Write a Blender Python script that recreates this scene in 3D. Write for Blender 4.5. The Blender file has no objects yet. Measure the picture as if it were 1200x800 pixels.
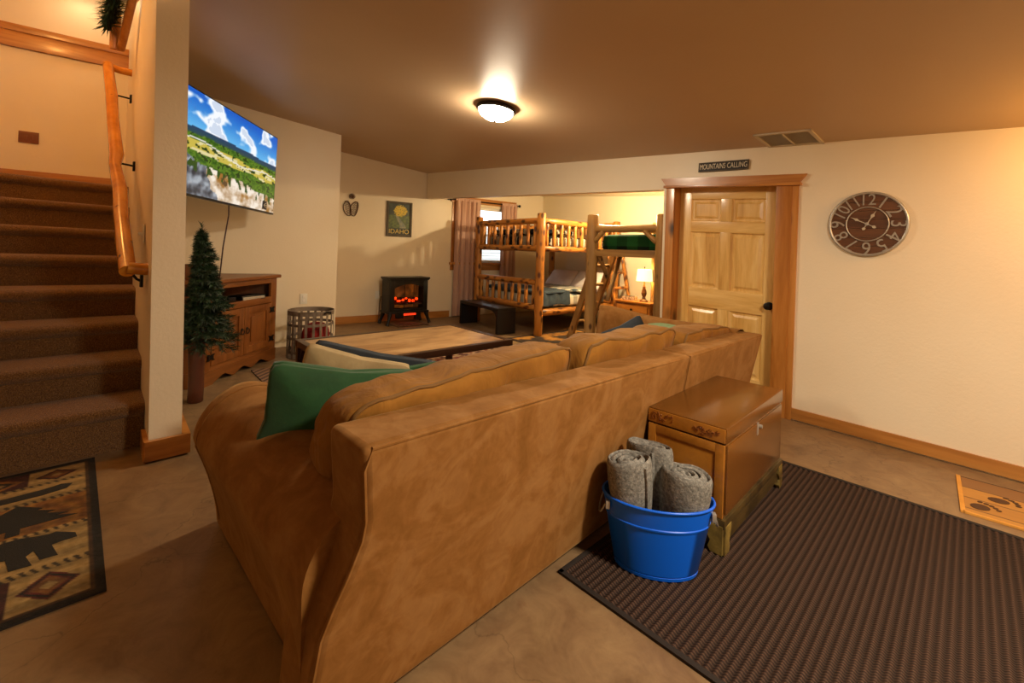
import bpy, bmesh, math, random
from mathutils import Vector, Matrix, noise
random.seed(7)
PI = math.pi
scene = bpy.context.scene
COL = scene.collection

# ---------------------------------------------------------------- camera
CAM_Z, YAW, ROLL = 1.28, 0.7459, 0.035
cam_data = bpy.data.cameras.new('camera')
cam_data.sensor_width = 36.0
cam_data.lens = 36.0 * 519.0 / 1200.0
cam_data.shift_y = -106.0 / 1200.0
cam_data.clip_start = 0.02
cam = bpy.data.objects.new('camera', cam_data)
COL.objects.link(cam)
cam.matrix_world = (Matrix.Translation((0, 0, CAM_Z)) @ Matrix.Rotation(YAW, 4, 'Z')
                    @ Matrix.Rotation(PI / 2, 4, 'X') @ Matrix.Rotation(ROLL, 4, 'Z'))
scene.camera = cam

# ---------------------------------------------------------------- world, lights, exposure
world = bpy.data.worlds.new('world')
scene.world = world
world.use_nodes = True
bg = world.node_tree.nodes['Background']
bg.inputs[0].default_value = (0.80, 0.90, 1.0, 1)
bg.inputs[1].default_value = 3.2
scene.view_settings.view_transform = 'Standard'
scene.view_settings.look = 'None'
scene.view_settings.exposure = 0.35
scene.view_settings.gamma = 1.0
scene.view_settings.use_curve_mapping = False
WARM = (1.0, 0.83, 0.60)
WARMER = (1.0, 0.56, 0.20)


def lamp(name, kind, loc, power, color, size=0.1, rot=None):
    d = bpy.data.lights.new(name, kind)
    d.energy = power
    d.color = color
    if kind == 'AREA':
        d.shape = 'DISK'
        d.size = size
    else:
        d.shadow_soft_size = size
    o = bpy.data.objects.new(name, d)
    COL.objects.link(o)
    o.location = loc
    if rot:
        o.rotation_euler = rot
    return o


lamp('ceiling_bulb_behind_viewer', 'AREA', (0.75, 1.5, 2.30), 84, (1.0, 0.86, 0.66), 0.35)
lamp('ceiling_bulb_near_door_side', 'POINT', (0.92, 3.56, 1.98), 20, (1.0, 0.50, 0.12), 0.10)
lamp('ceiling_bulb_alcove', 'POINT', (-3.42, 5.80, 2.08), 115, (1.0, 0.78, 0.46), 0.03)
lamp('stair_bulb', 'POINT', (-4.75, -0.42, 3.8), 32, (1.0, 0.47, 0.12), 0.08)

# ---------------------------------------------------------------- materials


def lin(c):
    if isinstance(c, str):
        c = c.lstrip('#')
        c = tuple(int(c[i:i + 2], 16) / 255 for i in (0, 2, 4))
    return tuple((x / 12.92) if x <= 0.04045 else ((x + 0.055) / 1.055) ** 2.4 for x in c) + (1.0,)


class NT:
    def __init__(s, name):
        s.m = bpy.data.materials.new(name)
        s.m.use_nodes = True
        s.t = s.m.node_tree
        s.b = s.t.nodes['Principled BSDF']

    def n(s, typ, **kw):
        nd = s.t.nodes.new(typ)
        for k, v in kw.items():
            if k.startswith('i_'):
                nd.inputs[k[2:]].default_value = v
            else:
                setattr(nd, k, v)
        return nd

    def l(s, a, b):
        s.t.links.new(a, b)

    def coords(s, scale=(1, 1, 1), rot=(0, 0, 0), jitter=True):
        tc = s.n('ShaderNodeTexCoord')
        mp = s.n('ShaderNodeMapping')
        mp.inputs['Scale'].default_value = scale
        mp.inputs['Rotation'].default_value = rot
        if jitter:
            oi = s.n('ShaderNodeObjectInfo')
            ml = s.n('ShaderNodeMath', operation='MULTIPLY')
            ml.inputs[1].default_value = 37.0
            s.l(oi.outputs['Random'], ml.inputs[0])
            ad = s.n('ShaderNodeVectorMath', operation='ADD')
            s.l(tc.outputs['Object'], ad.inputs[0])
            s.l(ml.outputs[0], ad.inputs[1])
            s.l(ad.outputs[0], mp.inputs['Vector'])
        else:
            s.l(tc.outputs['Object'], mp.inputs['Vector'])
        return mp.outputs[0]

    def ramp(s, fac, stops):
        r = s.n('ShaderNodeValToRGB')
        e = r.color_ramp.elements
        e[0].position, e[0].color = stops[0][0], lin(stops[0][1])
        e[1].position, e[1].color = stops[-1][0], lin(stops[-1][1])
        for p, c in stops[1:-1]:
            k = e.new(p)
            k.color = lin(c)
        s.l(fac, r.inputs[0])
        return r.outputs[0]

    def noise(s, vec, scale=5, detail=4, rough=0.55, dist=0.0):
        nd = s.n('ShaderNodeTexNoise')
        nd.inputs['Scale'].default_value = scale
        nd.inputs['Detail'].default_value = detail
        nd.inputs['Roughness'].default_value = rough
        nd.inputs['Distortion'].default_value = dist
        s.l(vec, nd.inputs['Vector'])
        return nd.outputs['Fac']

    def bump(s, h, strength=0.2, dist=0.01):
        b = s.n('ShaderNodeBump')
        b.inputs['Strength'].default_value = strength
        b.inputs['Distance'].default_value = dist
        s.l(h, b.inputs['Height'])
        s.l(b.outputs[0], s.b.inputs['Normal'])

    def mix(s, fac, a, b, mode='MIX'):
        m = s.n('ShaderNodeMix', data_type='RGBA', blend_type=mode)
        for k, v in ((0, fac), (6, a), (7, b)):
            if hasattr(v, 'links'):
                s.l(v, m.inputs[k])
            else:
                m.inputs[k].default_value = v
        return m.outputs[2]

    def base(s, c):
        if hasattr(c, 'links'):
            s.l(c, s.b.inputs['Base Color'])
        else:
            s.b.inputs['Base Color'].default_value = c

    def rough(s, r, spec=None):
        s.b.inputs['Roughness'].default_value = r
        if spec is not None:
            s.b.inputs['Specular IOR Level'].default_value = spec


def plain(name, col, rough=0.5, metal=0.0, spec=None, emit=None, es=0.0, bump=0.0, bscale=60):
    k = NT(name)
    k.base(lin(col))
    k.rough(rough, spec)
    k.b.inputs['Metallic'].default_value = metal
    if emit:
        k.b.inputs['Emission Color'].default_value = lin(emit)
        k.b.inputs['Emission Strength'].default_value = es
    if bump:
        k.bump(k.noise(k.coords(), bscale, 3), bump, 0.01)
    return k.m


def mottled(name, stops, scale=5, detail=5, rough=0.6, dist=0.0, bump=0.0, bscale=None, stretch=(1, 1, 1), spec=None, sheen=0.0):
    k = NT(name)
    v = k.coords(stretch)
    f = k.noise(v, scale, detail, 0.6, dist)
    k.base(k.ramp(f, stops))
    k.rough(rough, spec)
    if sheen:
        k.b.inputs['Sheen Weight'].default_value = sheen
        k.b.inputs['Sheen Roughness'].default_value = 0.4
    if bump:
        k.bump(k.noise(v, bscale or scale * 6, 3), bump, 0.01)
    return k.m


def wood(name, light, mid, dark, axis='z', knots=True, rough=0.4, scale=7.0, knot_scale=4.0, knot_size=0.07, spec=0.5, coat=0.0, knot_col='#3a1c08'):
    k = NT(name)
    st = {'x': (0.09, 1, 1), 'y': (1, 0.09, 1), 'z': (1, 1, 0.09)}[axis]
    v = k.coords(st)
    f = k.noise(v, scale, 5, 0.6, 1.2)
    c = k.ramp(f, [(0.30, dark), (0.47, mid), (0.66, light)])
    f2 = k.noise(v, scale * 7, 3, 0.6, 0.3)
    c = k.mix(0.22, c, k.ramp(f2, [(0.3, dark), (0.7, light)]))
    if knots:
        kst = {'x': (0.5, 1, 1), 'y': (1, 0.5, 1), 'z': (1, 1, 0.5)}[axis]
        kv = k.coords(kst)
        vo = k.n('ShaderNodeTexVoronoi')
        vo.inputs['Scale'].default_value = knot_scale
        k.l(kv, vo.inputs['Vector'])
        mr = k.n('ShaderNodeMapRange')
        mr.inputs['From Min'].default_value = knot_size
        mr.inputs['From Max'].default_value = knot_size * 2.0
        mr.inputs['To Min'].default_value = 1.0
        mr.inputs['To Max'].default_value = 0.0
        k.l(vo.outputs['Distance'], mr.inputs['Value'])
        c = k.mix(mr.outputs[0], c, lin(knot_col))
    k.base(c)
    k.rough(rough, spec)
    if coat:
        k.b.inputs['Coat Weight'].default_value = coat
        k.b.inputs['Coat Roughness'].default_value = 0.15
    k.bump(f2, 0.08, 0.004)
    return k.m


def attr_mat(name, rough=0.8, emit=0.0, bump=0.0):
    k = NT(name)
    a = k.n('ShaderNodeAttribute', attribute_name='Col')
    if emit:
        k.base((0.01, 0.01, 0.01, 1))
        k.l(a.outputs['Color'], k.b.inputs['Emission Color'])
        k.b.inputs['Emission Strength'].default_value = emit
    else:
        k.base(a.outputs['Color'])
    k.rough(rough)
    if bump:
        k.bump(k.noise(k.coords(), 250, 2), bump, 0.004)
    return k.m


M = {}
# painted drywall: light tan with orange peel
k = NT('wall_paint'); v = k.coords(jitter=False)
k.base(k.ramp(k.noise(v, 1.2, 3), [(0.3, '#e9d7b8'), (0.7, '#eddec2')])); k.rough(0.42, 0.4)
k.bump(k.noise(v, 55, 3), 0.10, 0.01); M['wall'] = k.m
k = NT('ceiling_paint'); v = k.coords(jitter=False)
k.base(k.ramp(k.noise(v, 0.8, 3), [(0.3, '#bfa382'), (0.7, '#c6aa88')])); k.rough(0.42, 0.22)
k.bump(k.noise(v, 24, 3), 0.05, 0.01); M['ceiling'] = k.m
k = NT('cream_paint'); v = k.coords(jitter=False)
k.base(lin('#e2d3b4')); k.rough(0.45, 0.4); k.bump(k.noise(v, 55, 3), 0.08, 0.01); M['cream'] = k.m
# stained concrete
k = NT('stained_concrete'); v = k.coords(jitter=False)
f1 = k.noise(v, 1.3, 8, 0.62, 0.6)
c = k.ramp(f1, [(0.28, '#62492f'), (0.45, '#82664a'), (0.58, '#8f7251'), (0.75, '#74522f')])
f2 = k.noise(v, 6.5, 7, 0.7, 1.0)
c = k.mix(0.45, c, k.ramp(f2, [(0.3, '#543c24'), (0.5, '#7f6646'), (0.7, '#9a815a')]))
f3 = k.noise(v, 2.6, 6, 0.75, 2.5)
c = k.mix(k.ramp(f3, [(0.60, '#000000'), (0.68, '#8a8a8a')]), c, lin('#6a3f26'))
vo = k.n('ShaderNodeTexVoronoi', feature='DISTANCE_TO_EDGE'); vo.inputs['Scale'].default_value = 1.15
wv = k.n('ShaderNodeVectorMath', operation='ADD')
nz = k.n('ShaderNodeTexNoise'); nz.inputs['Scale'].default_value = 2.5; nz.inputs['Detail'].default_value = 6
k.l(v, nz.inputs['Vector']); k.l(v, wv.inputs[0]); k.l(nz.outputs['Color'], wv.inputs[1]); k.l(wv.outputs[0], vo.inputs['Vector'])
crack = k.ramp(vo.outputs['Distance'], [(0.0, '#ffffff'), (0.006, '#000000')])
c = k.mix(k.mix(0.6, (0, 0, 0, 1), crack), c, lin('#54402c'))
k.base(c); k.rough(0.42, 0.35); k.bump(f2, 0.06, 0.01); M['concrete'] = k.m

M['pine'] = wood('honey_pine_trim', '#c98a45', '#b0702e', '#8f521c', 'z', True, 0.32, 6, 3.3, 0.10, coat=0.3)
M['pine_x'] = wood('honey_pine_trim_level', '#c98a45', '#b0702e', '#8f521c', 'x', True, 0.32, 6, 3.0, 0.10, coat=0.3)
M['pine_y'] = wood('honey_pine_trim_depth', '#c98a45', '#b0702e', '#8f521c', 'y', True, 0.32, 6, 3.0, 0.10, coat=0.3)
M['base'] = wood('pine_baseboard', '#c8924e', '#b87c3a', '#98602a', 'x', True, 0.4, 5, 2.2, 0.10)
M['door_v'] = wood('clear_pine_upright', '#f6cf86', '#e3b362', '#c18c42', 'z', False, 0.3, 8, coat=0.25)
M['door_h'] = wood('clear_pine_level', '#f6cf86', '#e3b362', '#c18c42', 'x', False, 0.3, 8, coat=0.25)
M['log'] = wood('peeled_log_upright', '#c98a3c', '#b06f26', '#8a4d14', 'z', True, 0.42, 5, 13.0, 0.21, knot_col='#4a2208')
M['log_x'] = wood('peeled_log_level', '#c98a3c', '#b06f26', '#8a4d14', 'x', True, 0.42, 5, 13.0, 0.21, knot_col='#4a2208')
M['log_y'] = wood('peeled_log_depth', '#c98a3c', '#b06f26', '#8a4d14', 'y', True, 0.42, 5, 13.0, 0.21, knot_col='#4a2208')
M['loft'] = wood('grey_gold_log', '#b08a52', '#97703c', '#745027', 'z', True, 0.5, 5, 6.0, 0.08, knot_col='#4a2c12')
M['loft_x'] = wood('grey_gold_log_level', '#b08a52', '#97703c', '#745027', 'x', True, 0.5, 5, 6.0, 0.08, knot_col='#4a2c12')
M['rail_log'] = wood('varnished_yellow_log', '#d8922e', '#c87c1c', '#a86410', 'z', True, 0.25, 3, 6.0, 0.05, coat=0.4)
M['cab'] = wood('rustic_cabinet_pine', '#8e5624', '#7a4518', '#5c300e', 'z', True, 0.38, 6, 3.2, 0.04)
M['cab_x'] = wood('rustic_cabinet_pine_level', '#8e5624', '#7a4518', '#5c300e', 'x', True, 0.38, 6, 3.2, 0.04)
M['chest'] = wood('lacquered_chest_wood', '#74481a', '#643c13', '#50300d', 'y', False, 0.22, 4, coat=0.5)
M['chest_end'] = wood('honey_chest_end', '#b87a2c', '#a66a22', '#8c5618', 'y', False, 0.3, 4, coat=0.3)
M['table'] = mottled('worn_table_top', [(0.3, '#6a4526'), (0.45, '#9a744a'), (0.6, '#b48f62'), (0.75, '#835c34')], 4.0, 8, 0.38, 1.2, stretch=(1.0, 0.35, 1))
M['frame'] = wood('dark_table_frame', '#3a2114', '#2c170d', '#1d0e07', 'y', False, 0.35, 5)
M['stump'] = wood('dark_red_post_wood', '#5a2c16', '#44200f', '#2c1309', 'z', False, 0.45, 5)
M['black_wood'] = plain('black_lacquer', '#0d0c0d', 0.4)
M['iron'] = plain('black_iron', '#16130f', 0.5, 0.6)
M['stove'] = plain('stove_black', '#141210', 0.42, 0.3, bump=0.05)
M['bronze'] = plain('bronze_fitting', '#2a221c', 0.35, 0.8)
M['steel'] = plain('galvanised_metal', '#a09682', 0.4, 0.85)
M['silver'] = plain('brushed_silver', '#b9b2a6', 0.35, 0.6)
M['grey_metal'] = mottled('weathered_grey_strap', [(0.35, '#5a4c3c'), (0.6, '#807060')], 9, 4, 0.5)
M['brass'] = mottled('aged_brass', [(0.35, '#4e3e20'), (0.55, '#857038'), (0.7, '#a0884a')], 12, 5, 0.4)
M['base_mould'] = mottled('dull_brass_moulding', [(0.35, '#2e2412'), (0.6, '#4e3e20')], 6, 4, 0.35)
k = NT('tan_microfibre'); v = k.coords(jitter=False)
f = k.noise(v, 4.2, 7, 0.62, 1.3)
c = k.ramp(f, [(0.36, '#754b1b'), (0.48, '#835626'), (0.60, '#93683a')])
f2 = k.noise(v, 14, 5, 0.6, 1.5)
c = k.mix(0.3, c, k.ramp(f2, [(0.35, '#744a1a'), (0.65, '#966a36')]))
k.base(c); k.rough(0.85, 0.2); k.b.inputs['Sheen Weight'].default_value = 0.25; k.b.inputs['Sheen Roughness'].default_value = 0.4
k.b.inputs['Sheen Tint'].default_value = lin('#e0b878')
k.bump(k.noise(v, 9, 4), 0.12, 0.01); M['suede'] = k.m
k = NT('tan_cushion_cloth'); v = k.coords(jitter=False)
f = k.noise(v, 3.5, 5, 0.55, 0.8)
k.base(k.ramp(f, [(0.33, '#7c5018'), (0.65, '#946526')])); k.rough(0.85, 0.2)
k.b.inputs['Sheen Weight'].default_value = 0.04
k.bump(k.noise(k.coords((1, 1, 0.5), jitter=False), 6, 4, 0.55, 1.2), 0.5, 0.03); M['cushion'] = k.m
M['piping'] = plain('brown_piping', '#74501f', 0.8)
M['green'] = mottled('green_velour', [(0.3, '#163e1b'), (0.7, '#225528')], 6, 4, 0.8, bump=0.15, sheen=0.3)
M['cream_cloth'] = mottled('cream_cloth', [(0.3, '#a08a60'), (0.7, '#b8a378')], 8, 4, 0.85, bump=0.15)
M['navy'] = mottled('navy_cloth', [(0.3, '#1c242e'), (0.7, '#2a333c')], 8, 4, 0.8, bump=0.15)
k = NT('brown_stair_carpet'); v = k.coords(jitter=False)
f = k.noise(v, 190, 2, 0.7)
k.base(k.ramp(f, [(0.3, '#4a2e16'), (0.5, '#785228'), (0.72, '#aa7e48')])); k.rough(0.95, 0.1)
k.b.inputs['Sheen Weight'].default_value = 0.3
k.bump(f, 0.9, 0.012); M['carpet'] = k.m
# ribbed brown rug
k = NT('ribbed_brown_rug'); v = k.coords(jitter=False)
sx = k.n('ShaderNodeSeparateXYZ'); k.l(v, sx.inputs[0])
wv1 = k.n('ShaderNodeMath', operation='MULTIPLY'); wv1.inputs[1].default_value = 2 * PI / 0.013; k.l(sx.outputs['Y'], wv1.inputs[0])
sn = k.n('ShaderNodeMath', operation='SINE'); k.l(wv1.outputs[0], sn.inputs[0])
c = k.ramp(sn.outputs[0], [(0.15, '#32221a'), (0.75, '#523c2f')])
at = k.n('ShaderNodeAttribute', attribute_name='Col')
c = k.mix(1.0, c, at.outputs['Color'], 'MULTIPLY')
k.base(c); k.rough(0.8, 0.2); k.bump(sn.outputs[0], 0.4, 0.003); M['ribbed'] = k.m
M['rug_edge'] = plain('dark_rug_binding', '#20160f', 0.85, bump=0.2)
M['paint_rug'] = attr_mat('woven_pattern_rug', 0.95, bump=0.5)
M['print'] = attr_mat('printed_surface', 0.5)
M['screen'] = attr_mat('television_picture', 0.25, emit=0.8)
M['blue'] = plain('blue_enamel', '#0a60e2', 0.32, 0.0, 0.5)
k = NT('grey_wool_felt'); v = k.coords()
k.base(k.ramp(k.noise(v, 70, 4, 0.75), [(0.3, '#55534f'), (0.5, '#78756f'), (0.7, '#9c9890')])); k.rough(0.95, 0.1)
k.bump(k.noise(v, 120, 3), 0.4, 0.006); M['felt'] = k.m
M['white'] = plain('white_plastic', '#e8e2d2', 0.4)
M['vent'] = plain('vent_white', '#cdbfa4', 0.4)
M['black'] = plain('black_plastic', '#0b0b0c', 0.3)
M['interior_shade'] = plain('painted_interior_shade', '#1c0f08', 0.8)  # dark colour standing in for the shade inside the tissue box
M['needle'] = mottled('pine_needles', [(0.3, '#0c1c0c'), (0.55, '#183216'), (0.8, '#264a20')], 20, 3, 0.6)
M['cable'] = plain('dark_red_cable', '#3a120c', 0.5)
M['red'] = mottled('red_fleece', [(0.3, '#6a0e0c'), (0.7, '#a01c16')], 10, 4, 0.9, bump=0.2)
M['ember'] = plain('glowing_ember', '#300500', 0.6, emit='#ff3208', es=2.0)
M['heater'] = plain('glowing_heater', '#300500', 0.6, emit='#ff3a18', es=1.6)
M['ember_log'] = mottled('charred_log', [(0.35, '#2a120a'), (0.6, '#5c2a12')], 18, 4, 0.8)
k = NT('flame_screen'); v = k.coords(jitter=False)
k.base(lin('#3c2510')); k.rough(0.7)
k.l(k.ramp(k.noise(v, 7, 4, 0.6, 0.5), [(0.35, '#2a1205'), (0.55, '#7a3c10'), (0.75, '#c86418')]), k.b.inputs['Emission Color'])
k.b.inputs['Emission Strength'].default_value = 0.32; M['firebox'] = k.m
k = NT('clear_glass'); k.base((1, 1, 1, 1)); k.rough(0.02); k.b.inputs['Transmission Weight'].default_value = 1.0
k.b.inputs['IOR'].default_value = 1.1; M['glass'] = k.m
k = NT('pink_beige_curtain'); v = k.coords((1, 1, 0.15))
k.base(k.ramp(k.noise(v, 8, 3), [(0.3, '#c29a86'), (0.7, '#d2ac98')])); k.rough(0.9, 0.1)
k.b.inputs['Sheen Weight'].default_value = 0.2; k.bump(k.noise(v, 90, 2), 0.15, 0.004); M['curtain'] = k.m
k = NT('lamp_shade_cloth'); k.base(lin('#f2dfb0')); k.rough(0.9)
k.b.inputs['Emission Color'].default_value = (1.0, 0.74, 0.36, 1); k.b.inputs['Emission Strength'].default_value = 1.5; M['shade'] = k.m
k = NT('lit_white_glass'); k.base(lin('#fff4e0')); k.rough(0.3)
k.b.inputs['Emission Color'].default_value = (1.0, 0.83, 0.60, 1); k.b.inputs['Emission Strength'].default_value = 150.0; M['dome'] = k.m
k = NT('soft_lit_glass'); k.base(lin('#fff4e0')); k.rough(0.3)
k.b.inputs['Emission Color'].default_value = (1.0, 0.74, 0.45, 1); k.b.inputs['Emission Strength'].default_value = 9.0; M['dome_soft'] = k.m
k = NT('window_white'); k.base(lin('#efe6da')); k.rough(0.4); M['win_white'] = k.m
M['blind'] = plain('white_blind_slat', '#e9ecee', 0.6)
M['siding'] = plain('pale_siding', '#dfe6e8', 0.8)
M['pillow'] = mottled('pale_pillowcase', [(0.3, '#cfc0b8'), (0.7, '#e2d6cc')], 6, 4, 0.9, bump=0.2)
M['quilt_grey'] = mottled('slate_blanket', [(0.3, '#27333c'), (0.7, '#3c4a54')], 8, 4, 0.9, bump=0.2)


def plaid(name, a, b, cc, s1=9.0, ax=('X', 'Y')):
    k = NT(name); v = k.coords(jitter=False)
    sp = k.n('ShaderNodeSeparateXYZ'); k.l(v, sp.inputs[0])
    outs = []
    for q, off in zip(ax, (0.0, 0.7)):
        m1 = k.n('ShaderNodeMath', operation='MULTIPLY_ADD'); m1.inputs[1].default_value = s1; m1.inputs[2].default_value = off
        k.l(sp.outputs[q], m1.inputs[0])
        fr = k.n('ShaderNodeMath', operation='FRACT'); k.l(m1.outputs[0], fr.inputs[0])
        gt = k.n('ShaderNodeMath', operation='GREATER_THAN'); gt.inputs[1].default_value = 0.5
        k.l(fr.outputs[0], gt.inputs[0]); outs.append(gt.outputs[0])
    c = k.mix(outs[0], lin(a), lin(b)); c2 = k.mix(outs[1], lin(b), lin(cc))
    c = k.mix(0.5, c, c2)
    k.base(c); k.rough(0.9, 0.1); k.bump(k.noise(v, 60, 3), 0.2, 0.006)
    return k.m


M['plaid_dark'] = plaid('black_cream_plaid', '#14181c', '#c9bda6', '#10141a', 4.5)
M['plaid_grey'] = plaid('cream_grey_plaid', '#cfc4ac', '#4a545a', '#d8ceb8', 5.5)
M['plaid_green'] = plaid('dark_green_plaid', '#0b1a0e', '#1c4a22', '#0c120c', 3.2, ('X', 'Z'))
M['lamp_base'] = mottled('dark_bronze_lamp', [(0.35, '#3c2412'), (0.65, '#7a4e24')], 14, 4, 0.35)
M['ns'] = wood('amber_nightstand', '#b8742c', '#a4611f', '#864a14', 'x', False, 0.35, 6)
M['tissue'] = mottled('patterned_box', [(0.4, '#8a6a48'), (0.6, '#c8b498')], 40, 2, 0.7)
M['clock_wood'] = wood('clock_plank', '#6e4424', '#5a3418', '#40240f', 'x', True, 0.5, 5, 5.0, 0.03)
M['sign_black'] = plain('sign_black', '#1e1b18', 0.6)
M['sign_letter'] = plain('sign_cream', '#d8cdb4', 0.6)
M['picture_frame'] = wood('grey_weathered_frame', '#6e6250', '#574c3c', '#3e362a', 'z', False, 0.7, 8)
M['snow'] = mottled('rusty_wire', [(0.35, '#3c2414'), (0.65, '#6a4626')], 20, 3, 0.6)
M['switch_wood'] = wood('wooden_switch_plate', '#8a4a1c', '#743a14', '#5a2a0c', 'x', False, 0.35, 8)

# ---------------------------------------------------------------- mesh helpers


class MB:
    """collects shapes and links them as ONE mesh object"""

    def __init__(s):
        s.v, s.f, s.c = [], [], None

    def add(s, vs, fs):
        o = len(s.v)
        s.v += [tuple(p) for p in vs]
        s.f += [tuple(i + o for i in q) for q in fs]
        return s

    def box(s, a, b, bev=0.0, mtx=None):
        x0, y0, z0 = a
        x1, y1, z1 = b
        if bev:
            bm = bmesh.new()
            bmesh.ops.create_cube(bm, size=1.0)
            for q in bm.verts:
                q.co = Vector(((x0 + x1) / 2 + q.co.x * (x1 - x0), (y0 + y1) / 2 + q.co.y * (y1 - y0), (z0 + z1) / 2 + q.co.z * (z1 - z0)))
            bmesh.ops.bevel(bm, geom=bm.edges[:], offset=bev, segments=2, profile=0.7, affect='EDGES')
            bm.verts.ensure_lookup_table()
            vs = [mtx @ q.co if mtx else q.co.copy() for q in bm.verts]
            fs = [[w.index for w in f.verts] for f in bm.faces]
            bm.free()
            return s.add(vs, fs)
        vs = [Vector(p) for p in ((x0, y0, z0), (x1, y0, z0), (x1, y1, z0), (x0, y1, z0), (x0, y0, z1), (x1, y0, z1), (x1, y1, z1), (x0, y1, z1))]
        if mtx:
            vs = [mtx @ q for q in vs]
        return s.add(vs, [(0, 3, 2, 1), (4, 5, 6, 7), (0, 1, 5, 4), (1, 2, 6, 5), (2, 3, 7, 6), (3, 0, 4, 7)])

    def tube(s, pts, r, n=8, caps=True, flat=1.0):
        pts = [Vector(p) for p in pts]
        m = len(pts)
        rs = r if isinstance(r, (list, tuple)) else [r] * m
        vs, fs = [], []
        up = Vector((0, 0, 1))
        d0 = (pts[1] - pts[0]).normalized()
        if abs(d0.z) > 0.9:
            up = Vector((1, 0, 0))
        a = d0.cross(up).normalized()
        for i, p in enumerate(pts):
            d = (pts[min(i + 1, m - 1)] - pts[max(i - 1, 0)]).normalized()
            a = (a - d * a.dot(d)).normalized()
            b = d.cross(a)
            for j in range(n):
                t = 2 * PI * j / n
                vs.append(p + (a * math.cos(t) + b * math.sin(t) * flat) * rs[i])
        for i in range(m - 1):
            for j in range(n):
                k2 = (j + 1) % n
                fs.append((i * n + j, i * n + k2, (i + 1) * n + k2, (i + 1) * n + j))
        if caps:
            fs.append(tuple(range(n - 1, -1, -1)))
            fs.append(tuple((m - 1) * n + j for j in range(n)))
        return s.add(vs, fs)

    def log(s, p0, p1, r, n=10, wob=0.12, segs=6, seed=0):
        p0, p1 = Vector(p0), Vector(p1)
        pts, rs = [], []
        rnd = random.Random(seed)
        for i in range(segs + 1):
            t = i / segs
            j = Vector((rnd.uniform(-1, 1), rnd.uniform(-1, 1), rnd.uniform(-1, 1))) * r * wob * (0 if i in (0, segs) else 1)
            pts.append(p0.lerp(p1, t) + j)
            rs.append(r * (1 + rnd.uniform(-wob, wob) * 0.7))
        e = (p1 - p0).normalized() * r * 0.15
        pts = [pts[0]] + [pts[0] + e] + pts[1:-1] + [pts[-1] - e] + [pts[-1]]
        rs = [rs[0] * 0.82] + [rs[0]] + rs[1:-1] + [rs[-1]] + [rs[-1] * 0.82]
        return s.tube(pts, rs, n)

    def lathe(s, prof, n=24, c=(0, 0, 0), sx=1.0, sy=1.0, caps=True):
        vs, fs = [], []
        for r, z in prof:
            for j in range(n):
                t = 2 * PI * j / n
                vs.append((c[0] + r * sx * math.cos(t), c[1] + r * sy * math.sin(t), c[2] + z))
        m = len(prof)
        for i in range(m - 1):
            for j in range(n):
                k2 = (j + 1) % n
                fs.append((i * n + j, i * n + k2, (i + 1) * n + k2, (i + 1) * n + j))
        if caps:
            fs.append(tuple(range(n - 1, -1, -1)))
            fs.append(tuple((m - 1) * n + j for j in range(n)))
        return s.add(vs, fs)

    def prism(s, poly, fn0, fn1):
        """poly: 2D points; fn0/fn1 map a 2D point to 3D on either side"""
        n = len(poly)
        vs = [fn0(*p) for p in poly] + [fn1(*p) for p in poly]
        fs = [tuple(range(n - 1, -1, -1)), tuple(range(n, 2 * n))]
        for i in range(n):
            j = (i + 1) % n
            fs.append((i, j, n + j, n + i))
        return s.add(vs, fs)

    def grid(s, fn, nu, nv, close_u=False, close_v=False):
        vs = [fn(i / (nu if close_u else nu - 1), j / (nv if close_v else nv - 1)) for i in range(nu) for j in range(nv)]
        fs = []
        for i in range(nu if close_u else nu - 1):
            for j in range(nv if close_v else nv - 1):
                a, b = i, (i + 1) % nu
                c, d = j, (j + 1) % nv
                fs.append((a * nv + c, b * nv + c, b * nv + d, a * nv + d))
        return s.add(vs, fs)

    def puff(s, c, size, puff=0.35, n=10, e=0.45, crown=None, mtx=None, wob=0.0, seed=0):
        """soft pillow-like box: superellipsoid with bulging faces"""
        vs, fs = [], []
        idx = {}
        def P(a, b, d):
            q = Vector((a, b, d))
            L = max(abs(a), abs(b), abs(d))
            sph = q.normalized()
            ln = (abs(a) ** (2 / e) + abs(b) ** (2 / e) + abs(d) ** (2 / e)) ** (e / 2)
            se = q / ln
            r = se.lerp(sph, puff)
            if wob:
                r += Vector((noise.noise(r * 2.3 + Vector((seed, 0, 0))), noise.noise(r * 2.3 + Vector((0, seed, 9))), noise.noise(r * 2.3 + Vector((5, 0, seed))))) * wob
                r += sph * noise.noise(r * 5.0 + Vector((seed * 2, 3, 1))) * wob * 0.5
            p = Vector((c[0] + r.x * size[0] / 2, c[1] + r.y * size[1] / 2, c[2] + r.z * size[2] / 2))
            if crown:
                p = crown(p)
            return mtx @ p if mtx else p
        s.P = P
        def vid(k3):
            if k3 not in idx:
                idx[k3] = len(vs)
                vs.append(P(*[2 * x / n - 1 for x in k3]))
            return idx[k3]
        for ax in range(3):
            for side in (0, n):
                for i in range(n):
                    for j in range(n):
                        q = []
                        for (di, dj) in ((0, 0), (1, 0), (1, 1), (0, 1)):
                            k3 = [0, 0, 0]
                            k3[ax] = side
                            k3[(ax + 1) % 3] = i + di
                            k3[(ax + 2) % 3] = j + dj
                            q.append(vid(tuple(k3)))
                        fs.append(tuple(q if side else q[::-1]))
        return s.add(vs, fs)

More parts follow.
